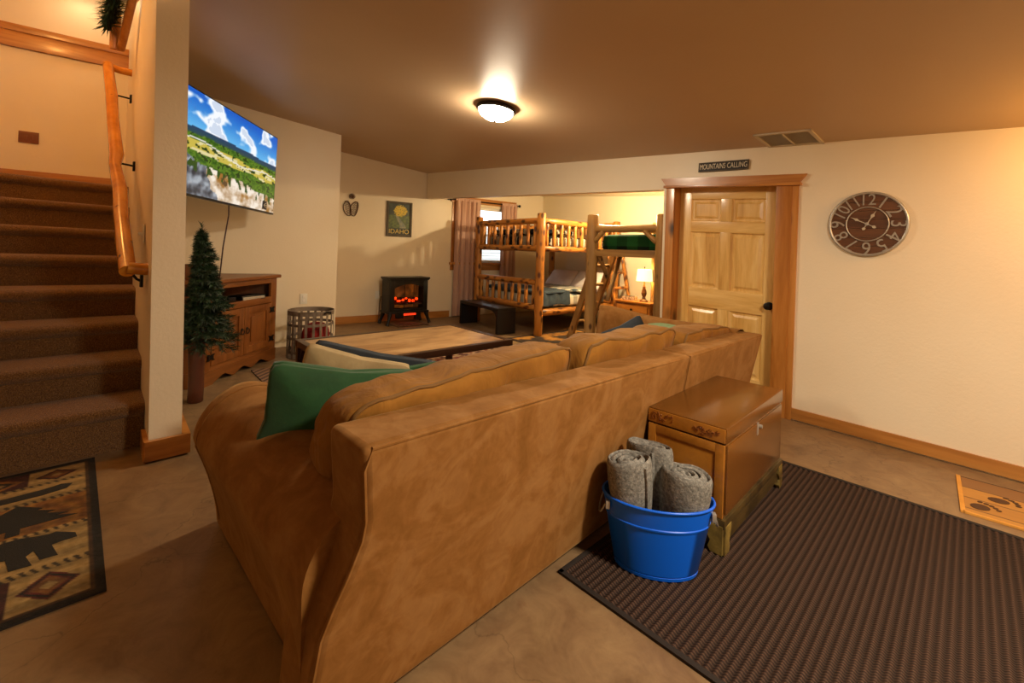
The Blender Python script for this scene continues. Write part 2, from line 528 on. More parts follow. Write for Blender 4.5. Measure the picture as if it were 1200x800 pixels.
    def build(s, name, mat, parent=None, smooth=35, label=None, kind=None, cols=None):
        me = bpy.data.meshes.new(name)
        me.from_pydata(s.v, [], s.f)
        bm = bmesh.new()
        bm.from_mesh(me)
        bmesh.ops.recalc_face_normals(bm, faces=bm.faces[:])
        bm.to_mesh(me)
        bm.free()
        if cols is not None:
            at = me.color_attributes.new('Col', 'FLOAT_COLOR', 'POINT')
            flat = [x for q in cols for x in q]
            at.data.foreach_set('color', flat)
        if smooth:
            me.shade_smooth()
            if smooth < 180:
                me.set_sharp_from_angle(angle=math.radians(smooth))
        if mat:
            me.materials.append(M[mat] if isinstance(mat, str) else mat)
        o = bpy.data.objects.new(name, me)
        COL.objects.link(o)
        if parent:
            o.parent = parent
        if label:
            o['label'] = label
        if kind:
            o['kind'] = kind
        return o


def thing(name, label, cat, loc, rot=0.0, scale=(1, 1, 1), group=None):
    o = bpy.data.objects.new(name, None)
    o.empty_display_size = 0.1
    COL.objects.link(o)
    o.location = loc
    o.rotation_euler = (0, 0, math.radians(rot))
    o.scale = scale
    o['label'] = label
    o['category'] = cat
    if group:
        o['group'] = group
    return o


def tag(o, label, cat, group=None):
    o['label'] = label
    o['category'] = cat
    if group:
        o['group'] = group
    return o


def link_copy(o, parent):
    c = o.copy()
    COL.objects.link(c)
    c.parent = parent
    return c


def text_mesh(txt, size, depth, mtx, font_shear=0.0):
    cu = bpy.data.curves.new('lettering', 'FONT')
    cu.body = txt
    cu.size = size
    cu.extrude = depth
    cu.align_x = 'CENTER'
    cu.align_y = 'CENTER'
    o = bpy.data.objects.new('lettering', cu)
    COL.objects.link(o)
    dg = bpy.context.evaluated_depsgraph_get()
    dg.update()
    me = bpy.data.meshes.new_from_object(o.evaluated_get(dg))
    vs = [mtx @ q.co for q in me.vertices]
    fs = [tuple(p.vertices) for p in me.polygons]
    bpy.data.objects.remove(o)
    bpy.data.curves.remove(cu)
    bpy.data.meshes.remove(me)
    return vs, fs


def struct(mb, name, mat, parent=None, smooth=35):
    return mb.build(name, mat, parent, smooth, kind='structure')


# ---------------------------------------------------------------- the setting


def ceil_z(x, y):
    return 2.51 - 0.079 * x - 0.0827 * y


class Frame:
    def __init__(s, o, e, n):
        s.o, s.e, s.n = Vector(o + (0,)), Vector(e + (0,)).normalized(), Vector(n + (0,)).normalized()

    def p(s, a, d, z):
        q = s.o + s.e * a + s.n * d
        return Vector((q.x, q.y, z))

    def mtx(s, a, d, z):  # local x along wall, y into the wall, z up
        q = s.p(a, d, z)
        return Matrix(((s.e.x, s.n.x, 0, q.x), (s.e.y, s.n.y, 0, q.y), (0, 0, 1, q.z), (0, 0, 0, 1)))


WF = Frame((-1.878, 4.308), (0.9942, -0.1077), (0.1077, 0.9942))      # wall with the door
WB = Frame((-6.626, 4.821), (0.183, 0.983), (-0.983, 0.183))          # wall with stove and window
WT = Frame((-5.673, 2.739), (0.1217, 0.9926), (-0.9926, 0.1217))      # wall behind the television
WL = Frame((-6.90, 0.70), (0.17, 0.985), (-0.985, 0.17))              # stair landing wall


def slab(mb, fr, a0, a1, z0, z1, d0=0.0, d1=0.14):
    """wall piece; z0/z1 numbers or functions of the 3D point"""
    vs = []
    for zz in (z0, z1):
        for a, d in ((a0, d0), (a1, d0), (a1, d1), (a0, d1)):
            p = fr.p(a, d, 0)
            p.z = zz(a, p) if callable(zz) else zz
            vs.append(p)
    mb.add(vs, [(0, 3, 2, 1), (4, 5, 6, 7), (0, 1, 5, 4), (1, 2, 6, 5), (2, 3, 7, 6), (3, 0, 4, 7)])


top = lambda a, p: ceil_z(p.x, p.y) + 0.03
struct(MB().box((-8.5, -3.0, -0.1), (3.2, 9.0, 0.0)), 'floor', 'concrete', smooth=0)

# ceiling of the main room (open over the stairwell)
poly = [(-3.21, 0.60), (-5.8, 0.80), (-8.0, 0.80), (-8.0, 5.15), (-6.55, 4.87), (3.0, 3.83), (3.0, -2.7), (-3.75, -2.7), (-3.46, -1.1), (-3.21, 0.49)]
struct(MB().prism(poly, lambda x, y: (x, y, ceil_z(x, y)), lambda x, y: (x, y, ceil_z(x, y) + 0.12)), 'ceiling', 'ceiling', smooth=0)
poly = [(-6.75, 4.75), (3.0, 3.70), (3.0, 8.5), (-6.75, 8.5)]
struct(MB().prism(poly, lambda x, y: (x, y, ceil_z(x, y) + 0.125), lambda x, y: (x, y, ceil_z(x, y) + 0.22)), 'ceiling_alcove', 'cream', smooth=0)
struct(MB().box((-8.5, -3.0, 3.97), (-3.0, 1.2, 4.1)), 'ceiling_stairwell', 'cream', smooth=0)


def door_z(a, z):
    return z * (1 - 0.0325 * (a - 0.5))


mb = MB()
slab(mb, WF, 1.00, 5.2, 0, top)
slab(mb, WF, 0.075, 1.00, lambda a, p: door_z(a, 1.955), top)
slab(mb, WF, -0.045, 0.075, 0, top)
slab(mb, WF, -4.75, -0.045, lambda a, p: 1.952 - 0.0468 * (a + 0.045), top, 0.0, 0.13)
struct(mb, 'wall_back', 'wall', smooth=0)

WZ0, WZ1, WS0, WS1 = 1.03, 2.12, 0.70, 1.86
mb = MB()
slab(mb, WB, -3.4, WS0, 0, lambda a, p: 3.2)
slab(mb, WB, WS1, 3.2, 0, lambda a, p: 3.2)
slab(mb, WB, WS0, WS1, 0, WZ0)
slab(mb, WB, WS0, WS1, WZ1, lambda a, p: 3.2)
struct(mb, 'wall_left', 'wall', smooth=0)
mb = MB()
slab(mb, WT, -1.84, 0.0, 0, top, 0.0, 1.3)
struct(mb, 'wall_television', 'wall', smooth=0)
mb = MB().prism([(-3.222, 0.478), (-3.212, 0.632), (-5.7, 0.85), (-7.3, 0.95), (-7.3, 0.745)], lambda x, y: (x, y, 0), lambda x, y: (x - (0.035 if x > -3.3 else 0), y - (0.03 if x > -3.3 else 0), 2.74 if x > -3.3 else 4.1))
struct(mb, 'wall_stair', 'wall', smooth=0)
mb = MB()
slab(mb, WL, -2.4, 0.3, 0, 4.15)
struct(mb, 'wall_landing', 'wall', smooth=0)
mb = MB()
mb.box((-6.3, 7.62, 0), (0.5, 7.76, 3.0), mtx=Matrix.Translation((-5.6, 7.5, 0)) @ Matrix.Rotation(math.radians(-7.8), 4, 'Z') @ Matrix.Translation((5.6, -7.62, 0)))
struct(mb, 'wall_alcove', 'cream', smooth=0)
struct(MB().prism([(-1.75, 4.43), (-1.42, 7.3), (-1.28, 7.3), (-1.61, 4.41)], lambda x, y: (x, y, 0), lambda x, y: (x, y, 3.0)), 'wall_alcove_right', 'cream', smooth=0)
struct(MB().box((2.7, -2.8, 0), (2.84, 4.2, 3.0)), 'wall_right', 'wall', smooth=0)
struct(MB().box((-3.9, -2.8, 0), (2.84, -2.66, 3.2)), 'wall_front', 'wall', smooth=0)
struct(MB().prism([(-3.62, -1.25), (-3.62, -1.11), (-7.5, -1.25), (-7.5, -1.4)], lambda x, y: (x, y, 0), lambda x, y: (x, y, 4.15)), 'wall_stair_left', 'wall', smooth=0)
struct(MB().box((-3.76, -2.8, 0), (-3.62, -1.11, 3.2)), 'wall_front_left', 'wall', smooth=0)
struct(MB().prism([(-3.206, 0.492), (-3.12, 0.49), (-3.52, -1.3), (-3.62, -1.3)], lambda x, y: (x, y, 2.66), lambda x, y: (x, y, 4.15)), 'wall_above_stair', 'wall', smooth=0)

# baseboards and trims
mb = MB(); mb.box((1.15, -0.018, 0.012), (5.1, 0, 0.098), 0.004)
o = struct(mb, 'baseboard_back', 'base'); o.matrix_world = WF.mtx(0, 0, 0)
mb = MB(); mb.box((-2.6, -0.018, 0.0), (0.55, 0, 0.118), 0.004)
o = struct(mb, 'baseboard_left', 'pine_x'); o.matrix_world = WB.mtx(0, 0, 0)
mb = MB(); mb.prism([(-3.205, 0.452), (-3.188, 0.456), (-3.178, 0.668), (-3.60, 0.705), (-3.60, 0.660), (-3.205, 0.632), (-3.216, 0.478), (-3.43, 0.490), (-3.43, 0.468)], lambda x, y: (x, y, 0.012), lambda x, y: (x, y, 0.125))
struct(mb, 'baseboard_stair', 'pine_y', smooth=0)
mb = MB(); mb.box((-2.2, -0.04, 3.235), (0.02, 0, 3.40), 0.006)
o = struct(mb, 'trim_1', 'pine_x'); o.matrix_world = WL.mtx(0, 0, 0)
mb = MB(); mb.box((-2.2, -0.055, 3.395), (0.02, 0, 3.47), 0.01)
o = struct(mb, 'trim_2', 'pine_x'); o.matrix_world = WL.mtx(0, 0, 0)
mb = MB(); mb.box((-2.2, -0.02, 1.84), (0.02, 0, 1.955), 0.004)
o = struct(mb, 'baseboard_landing', 'pine_x'); o.matrix_world = WL.mtx(0, 0, 0)

# door with six panels, jamb and casing (door_1)
door = bpy.data.objects.new('door_1', None); COL.objects.link(door); door['kind'] = 'structure'; door.matrix_world = WF.mtx(0, 0, 0)


def dbox(a0, a1, d0, d1, z0, z1, name, mat, bev=0.003, par=None):
    b = MB().box((a0, d0, z0), (a1, d1, z1), bev)
    b.v = [(x, y, door_z(x, z)) for x, y, z in b.v]
    return b.build(name, mat, par or door, 35)


L0, L1, DY0, DY1 = 0.082, 0.985, 0.10, 0.138
ZT = 1.945
lc = (L0 + L1) / 2
xs = [(L0, L0 + 0.115), (lc - 0.05, lc + 0.05), (L1 - 0.115, L1)]
rows = [(0.225, 0.805), (0.985, 1.520), (1.620, 1.835)]
for i, (a, b) in enumerate(xs):
    if i == 1:
        for z0, z1 in rows:
            dbox(a, b, DY0, DY1, z0, z1, 'mullion', 'door_v')
    else:
        dbox(a, b, DY0, DY1, 0.012, ZT, 'stile', 'door_v')
zr = [0.012, 0.225, 0.805, 0.985, 1.520, 1.620, 1.835, ZT]
for i in range(0, 8, 2):
    dbox(xs[0][1], xs[2][0], DY0, DY1, zr[i], zr[i + 1], 'rail', 'door_h')
for z0, z1 in rows:
    for a, b in ((xs[0][1], xs[1][0]), (xs[1][1], xs[2][0])):
        mb = MB()
        ins = [(0.0, DY0 + 0.004), (0.012, DY0 + 0.016), (0.028, DY0 + 0.017), (0.05, DY0 + 0.006)]
        vs, fs = [], []
        for q, yy in ins:
            vs += [(a + q, yy, z0 + q), (b - q, yy, z0 + q), (b - q, yy, z1 - q), (a + q, yy, z1 - q)]
        for i in range(3):
            for j in range(4):
                fs.append((i * 4 + j, i * 4 + (j + 1) % 4, i * 4 + 4 + (j + 1) % 4, i * 4 + 4 + j))
        fs.append((12, 13, 14, 15))
        mb.add([(x, y, door_z(x, z)) for x, y, z in vs], fs)
        mb.build('panel', 'door_v', door, 20)
mb = MB(); mb.box((0.075, -0.005, 0), (0.082, 0.15, 1.955)); mb.box((0.985, -0.005, 0), (1.0, 0.15, 1.955)); mb.box((0.075, -0.005, 1.945), (1.0, 0.15, 1.955))
mb.box((0.078, 0.14, 0), (1.0, 0.16, 1.95))
mb.v = [(x, y, door_z(x, z)) for x, y, z in mb.v]; mb.build('jamb', 'pine', door, 35)
dbox(-0.008, 0.078, -0.022, 0.0, 0, 1.953, 'casing', 'pine')
dbox(0.99, 1.105, -0.022, 0.0, 0, 1.953, 'casing', 'pine')
dbox(1.085, 1.150, -0.018, 0.0, 0, 1.945, 'casing', 'pine')
b = MB().prism([(-0.01, 1.950), (1.152, 1.950), (1.205, 2.022), (-0.066, 2.022)], lambda x, z: (x, -0.03, door_z(x, z)), lambda x, z: (x, 0.0, door_z(x, z)))
b.build('casing_head', 'pine_x', door, 0)
b = MB().box((-0.03, -0.045, 1.928), (1.17, -0.0, 1.953), 0.006); b.v = [(x, y, door_z(x, z)) for x, y, z in b.v]; b.build('casing_bead', 'pine_x', door)
kb = MB(); kb.v = []
kb.lathe([(0.034, 0), (0.034, 0.006), (0.016, 0.01), (0.013, 0.03), (0.028, 0.042), (0.032, 0.055), (0.026, 0.068), (0.01, 0.072)], 20)
kb.v = [(0.925 + x, DY0 - z, 0.885 + y) for x, y, z in kb.v]
kb.build('door_knob', 'black', door)

# window with blind (window_1)
win = bpy.data.objects.new('window_1', None); COL.objects.link(win); win['kind'] = 'structure'; win.matrix_world = WB.mtx(0, 0, 0)
mb = MB()
for a0, a1, z0, z1 in ((WS0, WS0 + 0.05, WZ0, WZ1), (WS1 - 0.05, WS1, WZ0, WZ1), (WS0, WS1, WZ0, WZ0 + 0.05), (WS0, WS1, WZ1 - 0.05, WZ1)):
    mb.box((a0, 0.04, z0), (a1, 0.10, z1), 0.004)
mb.box((WS0, 0.05, 1.555), (WS1, 0.09, 1.60), 0.004)
mb.build('window_frame', 'win_white', win)
MB().box((WS0 + 0.03, 0.068, WZ0 + 0.03), (WS1 - 0.03, 0.072, WZ1 - 0.03)).build('pane', 'glass', win, 0)
for i in range(17):
    z = WZ0 + 0.07 + i * 0.060
    mb = MB().box((WS0 + 0.04, -0.002, -0.001), (WS1 - 0.04, 0.036, 0.0015), mtx=Matrix.Translation((0, 0, z)) @ Matrix.Rotation(math.radians(18), 4, 'X'))
    mb.build('blind_slat', 'blind', win, 0)
MB().tube([(1.45, -0.01, 2.10), (1.455, -0.012, 1.7), (1.40, -0.012, 1.35), (1.47, -0.012, 1.2)], 0.004, 5).build('blind_cord', 'win_white', win)
for a0, a1, z0, z1, nm in ((0.545, 0.70, 0.93, 2.17, 'side_casing'), (1.86, 2.0, 0.93, 2.17, 'side_casing'), (0.54, 2.0, 0.88, 0.985, 'apron')):
    MB().box((a0, -0.022, z0), (a1, 0.0, z1), 0.004).build(nm, 'pine' if nm == 'side_casing' else 'pine_x', win)
MB().box((0.52, -0.06, 0.985), (2.03, 0.04, 1.03), 0.006).build('sill', 'pine_x', win)
MB().prism([(0.52, 2.17), (2.0, 2.17), (2.05, 2.285), (0.47, 2.285)], lambda x, z: (x, -0.03, z), lambda x, z: (x, 0.0, z)).build('head_casing', 'pine_x', win, 0)
# neighbouring siding seen through the blind
o = struct(MB().box((-1.0, 1.5, -0.2), (4.0, 1.55, 1.9)), 'neighbour_siding', 'siding', smooth=0); o.matrix_world = WB.mtx(0, 0, 0)

# ---------------------------------------------------------------- staircase
st = thing('staircase', 'brown carpeted staircase climbing beside the log handrail', 'staircase', (0, 0, 0))
SX = [-3.464, -3.785, -4.111, -4.443, -4.78, -5.124, -5.47, -5.822]
SZ = [0.276, 0.486, 0.685, 0.893, 1.117, 1.339, 1.566, 1.791]


def wall_y(x):
    return 0.478 + (x + 3.222) * (0.745 - 0.478) / (-7.3 + 3.222)


for i in range(8):
    x0, z1 = SX[i], SZ[i]
    z0 = SZ[i - 1] if i else 0.0
    xb = (SX[i + 1] if i < 7 else -6.87) - 0.02
    prof = [(x0 - 0.045, z0 - (0.10 if i else 0.0)), (x0 - 0.04, z0), (x0 - 0.032, z1 - 0.085), (x0 - 0.010, z1 - 0.07), (x0 + 0.004, z1 - 0.045), (x0, z1 - 0.02), (x0 - 0.02, z1 - 0.004), (x0 - 0.05, z1), (xb, z1), (xb, z0 - (0.10 if i else 0.0))]
    mb = MB().prism(prof, lambda x, z: (x, wall_y(x) - 0.004, z), lambda x, z: (x - 0.115, -1.10, z * 1.02))
    mb.build('step', 'carpet', st, 50)

# ---------------------------------------------------------------- handrail and stair wall things
hr = thing('handrail', 'varnished knobbly log handrail along the stair wall', 'handrail', (-0.03, -0.028, 0))
pts = [(-3.45, 0.418, 1.079), (-3.62, 0.420, 1.20), (-3.95, 0.428, 1.443), (-4.2, 0.445, 1.62), (-4.5, 0.439, 1.83), (-4.62, 0.458, 1.93), (-5.0, 0.462, 2.271), (-5.25, 0.470, 2.53), (-5.6, 0.466, 2.89)]
MB().tube(pts, [0.042, 0.043, 0.040, 0.043, 0.037, 0.045, 0.041, 0.043, 0.038], 12).build('rail', 'rail_log', hr, 60)
MB().tube([(-3.452, 0.418, 1.10), (-3.448, 0.45, 1.095), (-3.44, 0.512, 1.09)], 0.036, 12).build('end_return', 'rail_log', hr, 60)
MB().tube([(-5.6, 0.466, 2.88), (-5.62, 0.55, 2.87), (-5.62, 0.64, 2.87)], 0.034, 12).build('end_return', 'rail_log', hr, 60)
for x, z in ((-3.52, 1.06), (-4.62, 1.90), (-5.42, 2.62)):
    yy = wall_y(x)
    mb = MB().tube([(x, 0.445, z), (x - 0.01, 0.47, z - 0.035), (x - 0.01, yy - 0.01, z - 0.045)], 0.008, 8)
    mb.box((x - 0.03, yy - 0.012, z - 0.085), (x + 0.012, yy + 0.002, z - 0.01), 0.003)
    mb.build('bracket', 'iron', hr)
sw = thing('light_switch', 'white light switch on the stair wall beside the handrail', 'light switch', (-3.70, wall_y(-3.70) - 0.024, 1.31), -3.5)
MB().box((-0.035, -0.006, -0.06), (0.035, 0.004, 0.06), 0.003).build('cover_plate', 'white', sw)
MB().box((-0.006, -0.028, -0.012), (0.006, 0, 0.006), 0.002).build('toggle', 'white', sw)
sp = thing('switch_plate', 'square wooden switch plate on the stair landing wall', 'switch plate', WL.p(-0.765, -0.004, 2.31), 80.2)
MB().box((-0.075, -0.012, -0.06), (0.075, 0.003, 0.06), 0.004).build('cover_plate', 'switch_wood', sp)
for q in (-0.022, 0.022):
    MB().box((q - 0.012, -0.016, -0.025), (q + 0.012, -0.008, 0.025), 0.002).build('rocker', 'switch_wood', sp)

sl = thing('stair_ceiling_light', 'lit ceiling light at the very top of the stairwell', 'ceiling light', (-6.66, 0.27, 3.97))
MB().lathe([(0.0, 0.0), (0.16, 0.0), (0.165, -0.02), (0.15, -0.03), (0.0, -0.02)], 32, caps=False).build('rim', 'bronze', sl)
MB().lathe([(0.145, -0.025), (0.13, -0.055), (0.09, -0.085), (0.04, -0.098), (0.0, -0.10)], 32, caps=False).build('glass_dome', 'dome_soft', sl, 180)
ur = thing('upper_handrail', 'short brown rail and post above the top of the stairs', 'handrail', (0, 0, 0))
MB().tube([(-5.22, 0.485, 2.93), (-5.0, 0.495, 3.07), (-4.80, 0.506, 3.226), (-4.45, 0.52, 3.5)], 0.030, 10, flat=0.7).build('rail', 'pine', ur, 60)
MB().tube([(-5.22, 0.445, 2.92), (-5.2, 0.446, 3.25)], 0.036, 10).build('post', 'pine', ur, 60)
gl = thing('pine_garland', 'dark pine garland hanging above the stairs', 'garland', (-5.02, 0.425, 3.14))
mb = MB()
rnd = random.Random(3)
for i in range(1500):
    t = rnd.random()
    c0 = Vector((0.55 * t - 0.12, -0.03 + 0.02 * t, -0.06 + 0.30 * t))
    d = Vector((rnd.gauss(0, 1), rnd.gauss(0, 1), rnd.gauss(0, 1))).normalized()
    p = c0 + d * 0.02
    q = c0 + d * rnd.uniform(0.09, 0.16)
    s_ = d.cross(Vector((0.3, 0.5, 0.8))).normalized() * 0.008
    mb.add([p - s_, p + s_, q], [(0, 1, 2)])
mb.build('needles', 'needle', gl, 0, kind='stuff')
MB().tube([(-0.15, -0.03, -0.08), (0.15, -0.02, 0.08), (0.45, -0.01, 0.24)], 0.02, 8).build('stem', 'stump', gl)

# ---------------------------------------------------------------- sofa
sf = thing('sofa', 'large tan microfibre sofa with loose back cushions seen from behind', 'sofa', (-1.08, 0.50, 0), -1.6)


def top_h(y):
    return 0.802 - 0.0275 * y


def sofa_back(y0, y1, poly, label=None):
    fo = lambda y, z: (0.0 + 0.125 * z / 0.8, y, z)
    fi = lambda y, z: (0.125 * z / 0.8 - 0.20, y, z)
    mb = MB().prism(poly, fo, fi)
    o = mb.build('back_frame', 'suede', sf, 50)
    m = o.modifiers.new('soft_edges', 'BEVEL'); m.width = 0.022; m.segments = 3; m.limit_method = 'ANGLE'; m.angle_limit = math.radians(50)
    return o


YS = 1.955
p1 = [(YS - 0.003, 0.03), (YS - 0.003, top_h(YS)), (0.045, top_h(0.03)), (0.052, 0.74), (0.072, 0.60), (0.068, 0.55), (0.042, 0.47), (0.012, 0.40), (-0.012, 0.33), (-0.022, 0.2), (-0.024, 0.03)]
b1 = sofa_back(0, YS, p1)
b2 = sofa_back(YS, 3.34, [(YS + 0.003, 0.03), (3.20, 0.03), (3.335, top_h(3.34)), (YS + 0.003, top_h(YS))])
edge = lambda y, z: (0.125 * z / 0.8 - 0.0045, y, z)
MB().tube([edge(YS - 0.012, 0.05)] + [edge(YS - 0.012, top_h(YS) - 0.015)] + [edge(y, top_h(y) - 0.008) for y in (1.5, 1.0, 0.5, 0.07)] + [edge(y + 0.004, z) for y, z in p1[3:]], 0.0055, 6).build('piping', 'suede', b1, 60)
MB().tube([edge(YS + 0.012, 0.05), edge(YS + 0.012, top_h(YS) - 0.012), edge(2.6, top_h(2.6) - 0.008), edge(3.31, top_h(3.32) - 0.012)], 0.0055, 6).build('piping', 'suede', b2, 60)


def rolled_arm(u, v):
    # u along depth (0 back .. 1 front), v around the profile
    x = -0.03 - 1.23 * u
    H = 0.585 + 0.05 * u
    yc, r = 0.165, 0.19 + 0.025 * u
    tuck = 1.0
    if u > 0.93:
        tuck = math.sqrt(max(0.0, 1 - ((u - 0.93) / 0.07) ** 2)) * 0.22 + 0.78
    if v < 0.25:
        q = v / 0.25
        y = -0.022 + 0.075 * min(1.0, u * 4.0)
        z = 0.03 + (H - r - 0.03) * q
        y = y + (yc - r - y) * (q ** 1.5)
    elif v < 0.80:
        a = PI - (v - 0.25) / 0.55 * PI
        y = yc + r * math.cos(a)
        z = H - r + r * math.sin(a)
    else:
        q = (v - 0.80) / 0.20
        y = yc + r - 0.02 * q
        z = H - r - (H - r - 0.10) * q
    p = Vector((x, y, z))
    n_ = noise.noise(Vector((x * 3.1, y * 4, z * 3))) * 0.012
    y2 = yc + (y - yc) * (tuck + n_ * 2.0)
    z2 = 0.03 + (z - 0.03) * (1 - (1 - tuck) * 0.35) + (n_ if v > 0.2 and v < 0.85 else 0)
    return (x, y2, z2)


mb = MB().grid(rolled_arm, 30, 44)
mb.add([rolled_arm(1.0, j / 43) for j in range(44)], [tuple(range(44))])
mb.add([rolled_arm(0.0, j / 43) for j in range(44)], [tuple(range(44))])
arm = mb.build('arm', 'suede', sf, 60)
MB().tube([rolled_arm(0.90, v / 40) for v in range(1, 39)], 0.004, 6).build('seam', 'suede', arm, 60)
MB().box((-1.13, 0.30, 0.05), (-0.15, 3.16, 0.27), 0.03).build('seat_base', 'suede', sf)
for i in range(3):
    y0 = 0.36 + i * 0.93
    MB().puff((-0.70, y0 + 0.46, 0.355), (1.0, 0.94, 0.20), 0.2, 12, 0.3, wob=0.01, seed=i).build('seat_cushion', 'cushion', sf, 180)
for i, (y0, y1, zb, zt, xc) in enumerate(((0.085, 1.195, 0.44, 0.868, -0.245), (1.22, 2.25, 0.43, 0.862, -0.235), (2.30, 3.22, 0.42, 0.79, -0.235))):
    L, Hh = y1 - y0, zt - zb
    def crown(p, y0=y0, L=L, zb=zb, Hh=Hh, i=i):
        t = (p.z - zb) / Hh
        u = (p.y - y0) / L
        if i == 0 and u < 0.3:
            p.z += (0.3 - u) * 0.32 * (1 - t)
        p.x += 0.13 * (t - 0.4)
        p.z += 0.022 * noise.noise(Vector((p.y * 4.0, i * 7.0, t))) * t + (0.025, -0.012, -0.020)[i] * (2 * u - 1) * t
        p.x += 0.018 * noise.noise(Vector((p.y * 9.0, p.z * 6, i))) + 0.008 * noise.noise(Vector((p.y * 22.0, p.z * 12, i + 4)))
        p.z += 0.008 * noise.noise(Vector((p.y * 16.0, i, 2.5))) * t
        return p
    cm = MB().puff((xc, (y0 + y1) / 2, (zb + zt) / 2), (0.26, L, Hh), 0.16, 28, 0.30, crown=crown, wob=0.018, seed=i * 3 + 1)
    o = cm.build('back_cushion', 'cushion', sf, 180)
    pp = []                        # corded edge around the rear face
    for q in range(80):
        side, t = divmod(q, 20)
        t = t / 10.0 - 1.0
        b, d = ((t, 1), (1, -t), (-t, -1), (-1, t))[side]
        p_ = cm.P(0.80, b, d)
        c_ = Vector((xc, (y0 + y1) / 2, (zb + zt) / 2))
        pp.append(p_ + (p_ - c_).normalized() * 0.004)
    MB().tube(pp + [pp[0]], 0.0065, 6, caps=False).build('piping', 'piping', o, 60)


def far_side(u, v):
    # far end of the sofa: padded side that sweeps up towards its front
    x = -0.02 - 1.30 * u
    H = 0.735 + 0.075 * max(0.0, (u - 0.45) / 0.55) ** 1.5
    a = v * 2 * PI
    c_, s_ = math.cos(a), math.sin(a)
    e_ = 0.45
    yy = 3.22 + 0.12 * math.copysign(abs(c_) ** e_, c_)
    z0 = 0.06
    zz = (z0 + H) / 2 + (H - z0) / 2 * math.copysign(abs(s_) ** e_, s_)
    if u > 0.86:
        q = (u - 0.86) / 0.14
        x += 0.02 * q
        k_ = math.sqrt(max(0.02, 1 - q * q * 0.96))
        yy = 3.22 + (yy - 3.22) * k_
        x -= 0.05 * q * (zz / H - 0.8) * -1.6
        zz = zz if zz < H * 0.6 else zz - 0.02 * q
    return (x, yy, zz)


mb = MB().grid(far_side, 26, 36, close_v=True)
mb.add([far_side(1.0, j / 36) for j in range(36)], [tuple(range(36))])
mb.build('side_back', 'suede', sf, 60)


def pillow(name, label, mat, center, size, rot, group=None, e=0.55, seed=0, piping=None):
    o = thing(name, label, 'pillow', center, 0, group=group)
    o.rotation_euler = rot
    def cr(p):
        r = max(abs(p.x) / (size[0] / 2), abs(p.z) / (size[2] / 2))
        p.y *= max(0.10, 1 - 0.75 * min(1, r) ** 2.5)
        c_ = abs(p.x / size[0] * 2) * abs(p.z / size[2] * 2)
        p.x *= 1 + 0.11 * c_
        p.z *= 1 + 0.11 * c_
        return p
    b = MB().puff((0, 0, 0), size, 0.0, 16, 0.12, crown=cr, wob=0.012, seed=seed).build('cover', mat, o, 180)
    return o


pillow('throw_pillow', 'green velour pillow tucked behind the near sofa cushion', 'green', (-1.66, 0.82, 0.60), (0.50, 0.17, 0.42), (0.30, 0.17, math.radians(74)), seed=2)
pillow('throw_pillow', 'cream pillow on the sofa seat in front of the green one', 'cream_cloth', (-2.04, 1.06, 0.595), (0.46, 0.13, 0.34), (0.45, 0.30, math.radians(74)), seed=4)
pillow('throw_pillow', 'navy pillow on the sofa seat behind the cream pillow', 'navy', (-2.16, 1.25, 0.575), (0.60, 0.11, 0.32), (0.50, 0.26, math.radians(72)), seed=6)
pillow('throw_pillow', 'small green pillow lying by the cream pillow', 'green', (-1.95, 1.36, 0.545), (0.30, 0.10, 0.26), (0.35, -0.05, math.radians(60)), seed=8)
pillow('throw_pillow', 'navy pillow propped at the far end of the sofa', 'navy', (-1.72, 3.30, 0.56), (0.34, 0.12, 0.32), (-0.25, -0.45, math.radians(48)), seed=10)
fld = thing('folded_throw', 'pale green throw folded at the far end of the sofa', 'blanket', (-1.50, 3.50, 0.69), -20)
MB().puff((0, 0, 0), (0.30, 0.20, 0.07), 0.1, 10, 0.35, wob=0.05, seed=4).build('cloth', mottled('pale_green_cloth', [(0.3, '#5a7a52'), (0.7, '#84a078')], 8, 3, 0.9), fld, 180)

# ---------------------------------------------------------------- rugs
rr = thing('ribbed_rug', 'large dark brown ribbed rug under the chest and bucket', 'rug', (-1.035, 1.455, 0.0), -3.4)
NR = 62
PW = 0.0262


def rib(i, j):
    return (0.02 + i * PW / 8, 0.02 if j == 0 else 1.81, 0.007 + 0.0035 * math.sin(2 * PI * i / 8))


vs, fs, cs = [], [], []
nn = NR * 8 + 1
for i in range(nn):
    s_ = math.sin(2 * PI * i / 8)
    for j in range(2):
        vs.append(rib(i, j))
        g_ = 0.42 + 0.58 * (0.5 + 0.5 * s_)
        cs.append((g_, g_, g_, 1))
for i in range(nn - 1):
    fs.append((2 * i, 2 * i + 2, 2 * i + 3, 2 * i + 1))
mb = MB(); mb.v, mb.f = vs, fs
mb.build('ribbed_weave', 'ribbed', rr, 180, cols=cs)
RW = 0.04 + NR * PW
mb = MB(); mb.box((0, 0, 0.001), (RW, 0.022, 0.011), 0.003); mb.box((0, 0, 0.001), (0.022, 1.835, 0.011), 0.003); mb.box((0, 1.81, 0.001), (RW, 1.835, 0.011), 0.003); mb.box((RW - 0.022, 0, 0.001), (RW, 1.835, 0.011), 0.003)
mb.build('bound_edge', 'rug_edge', rr)


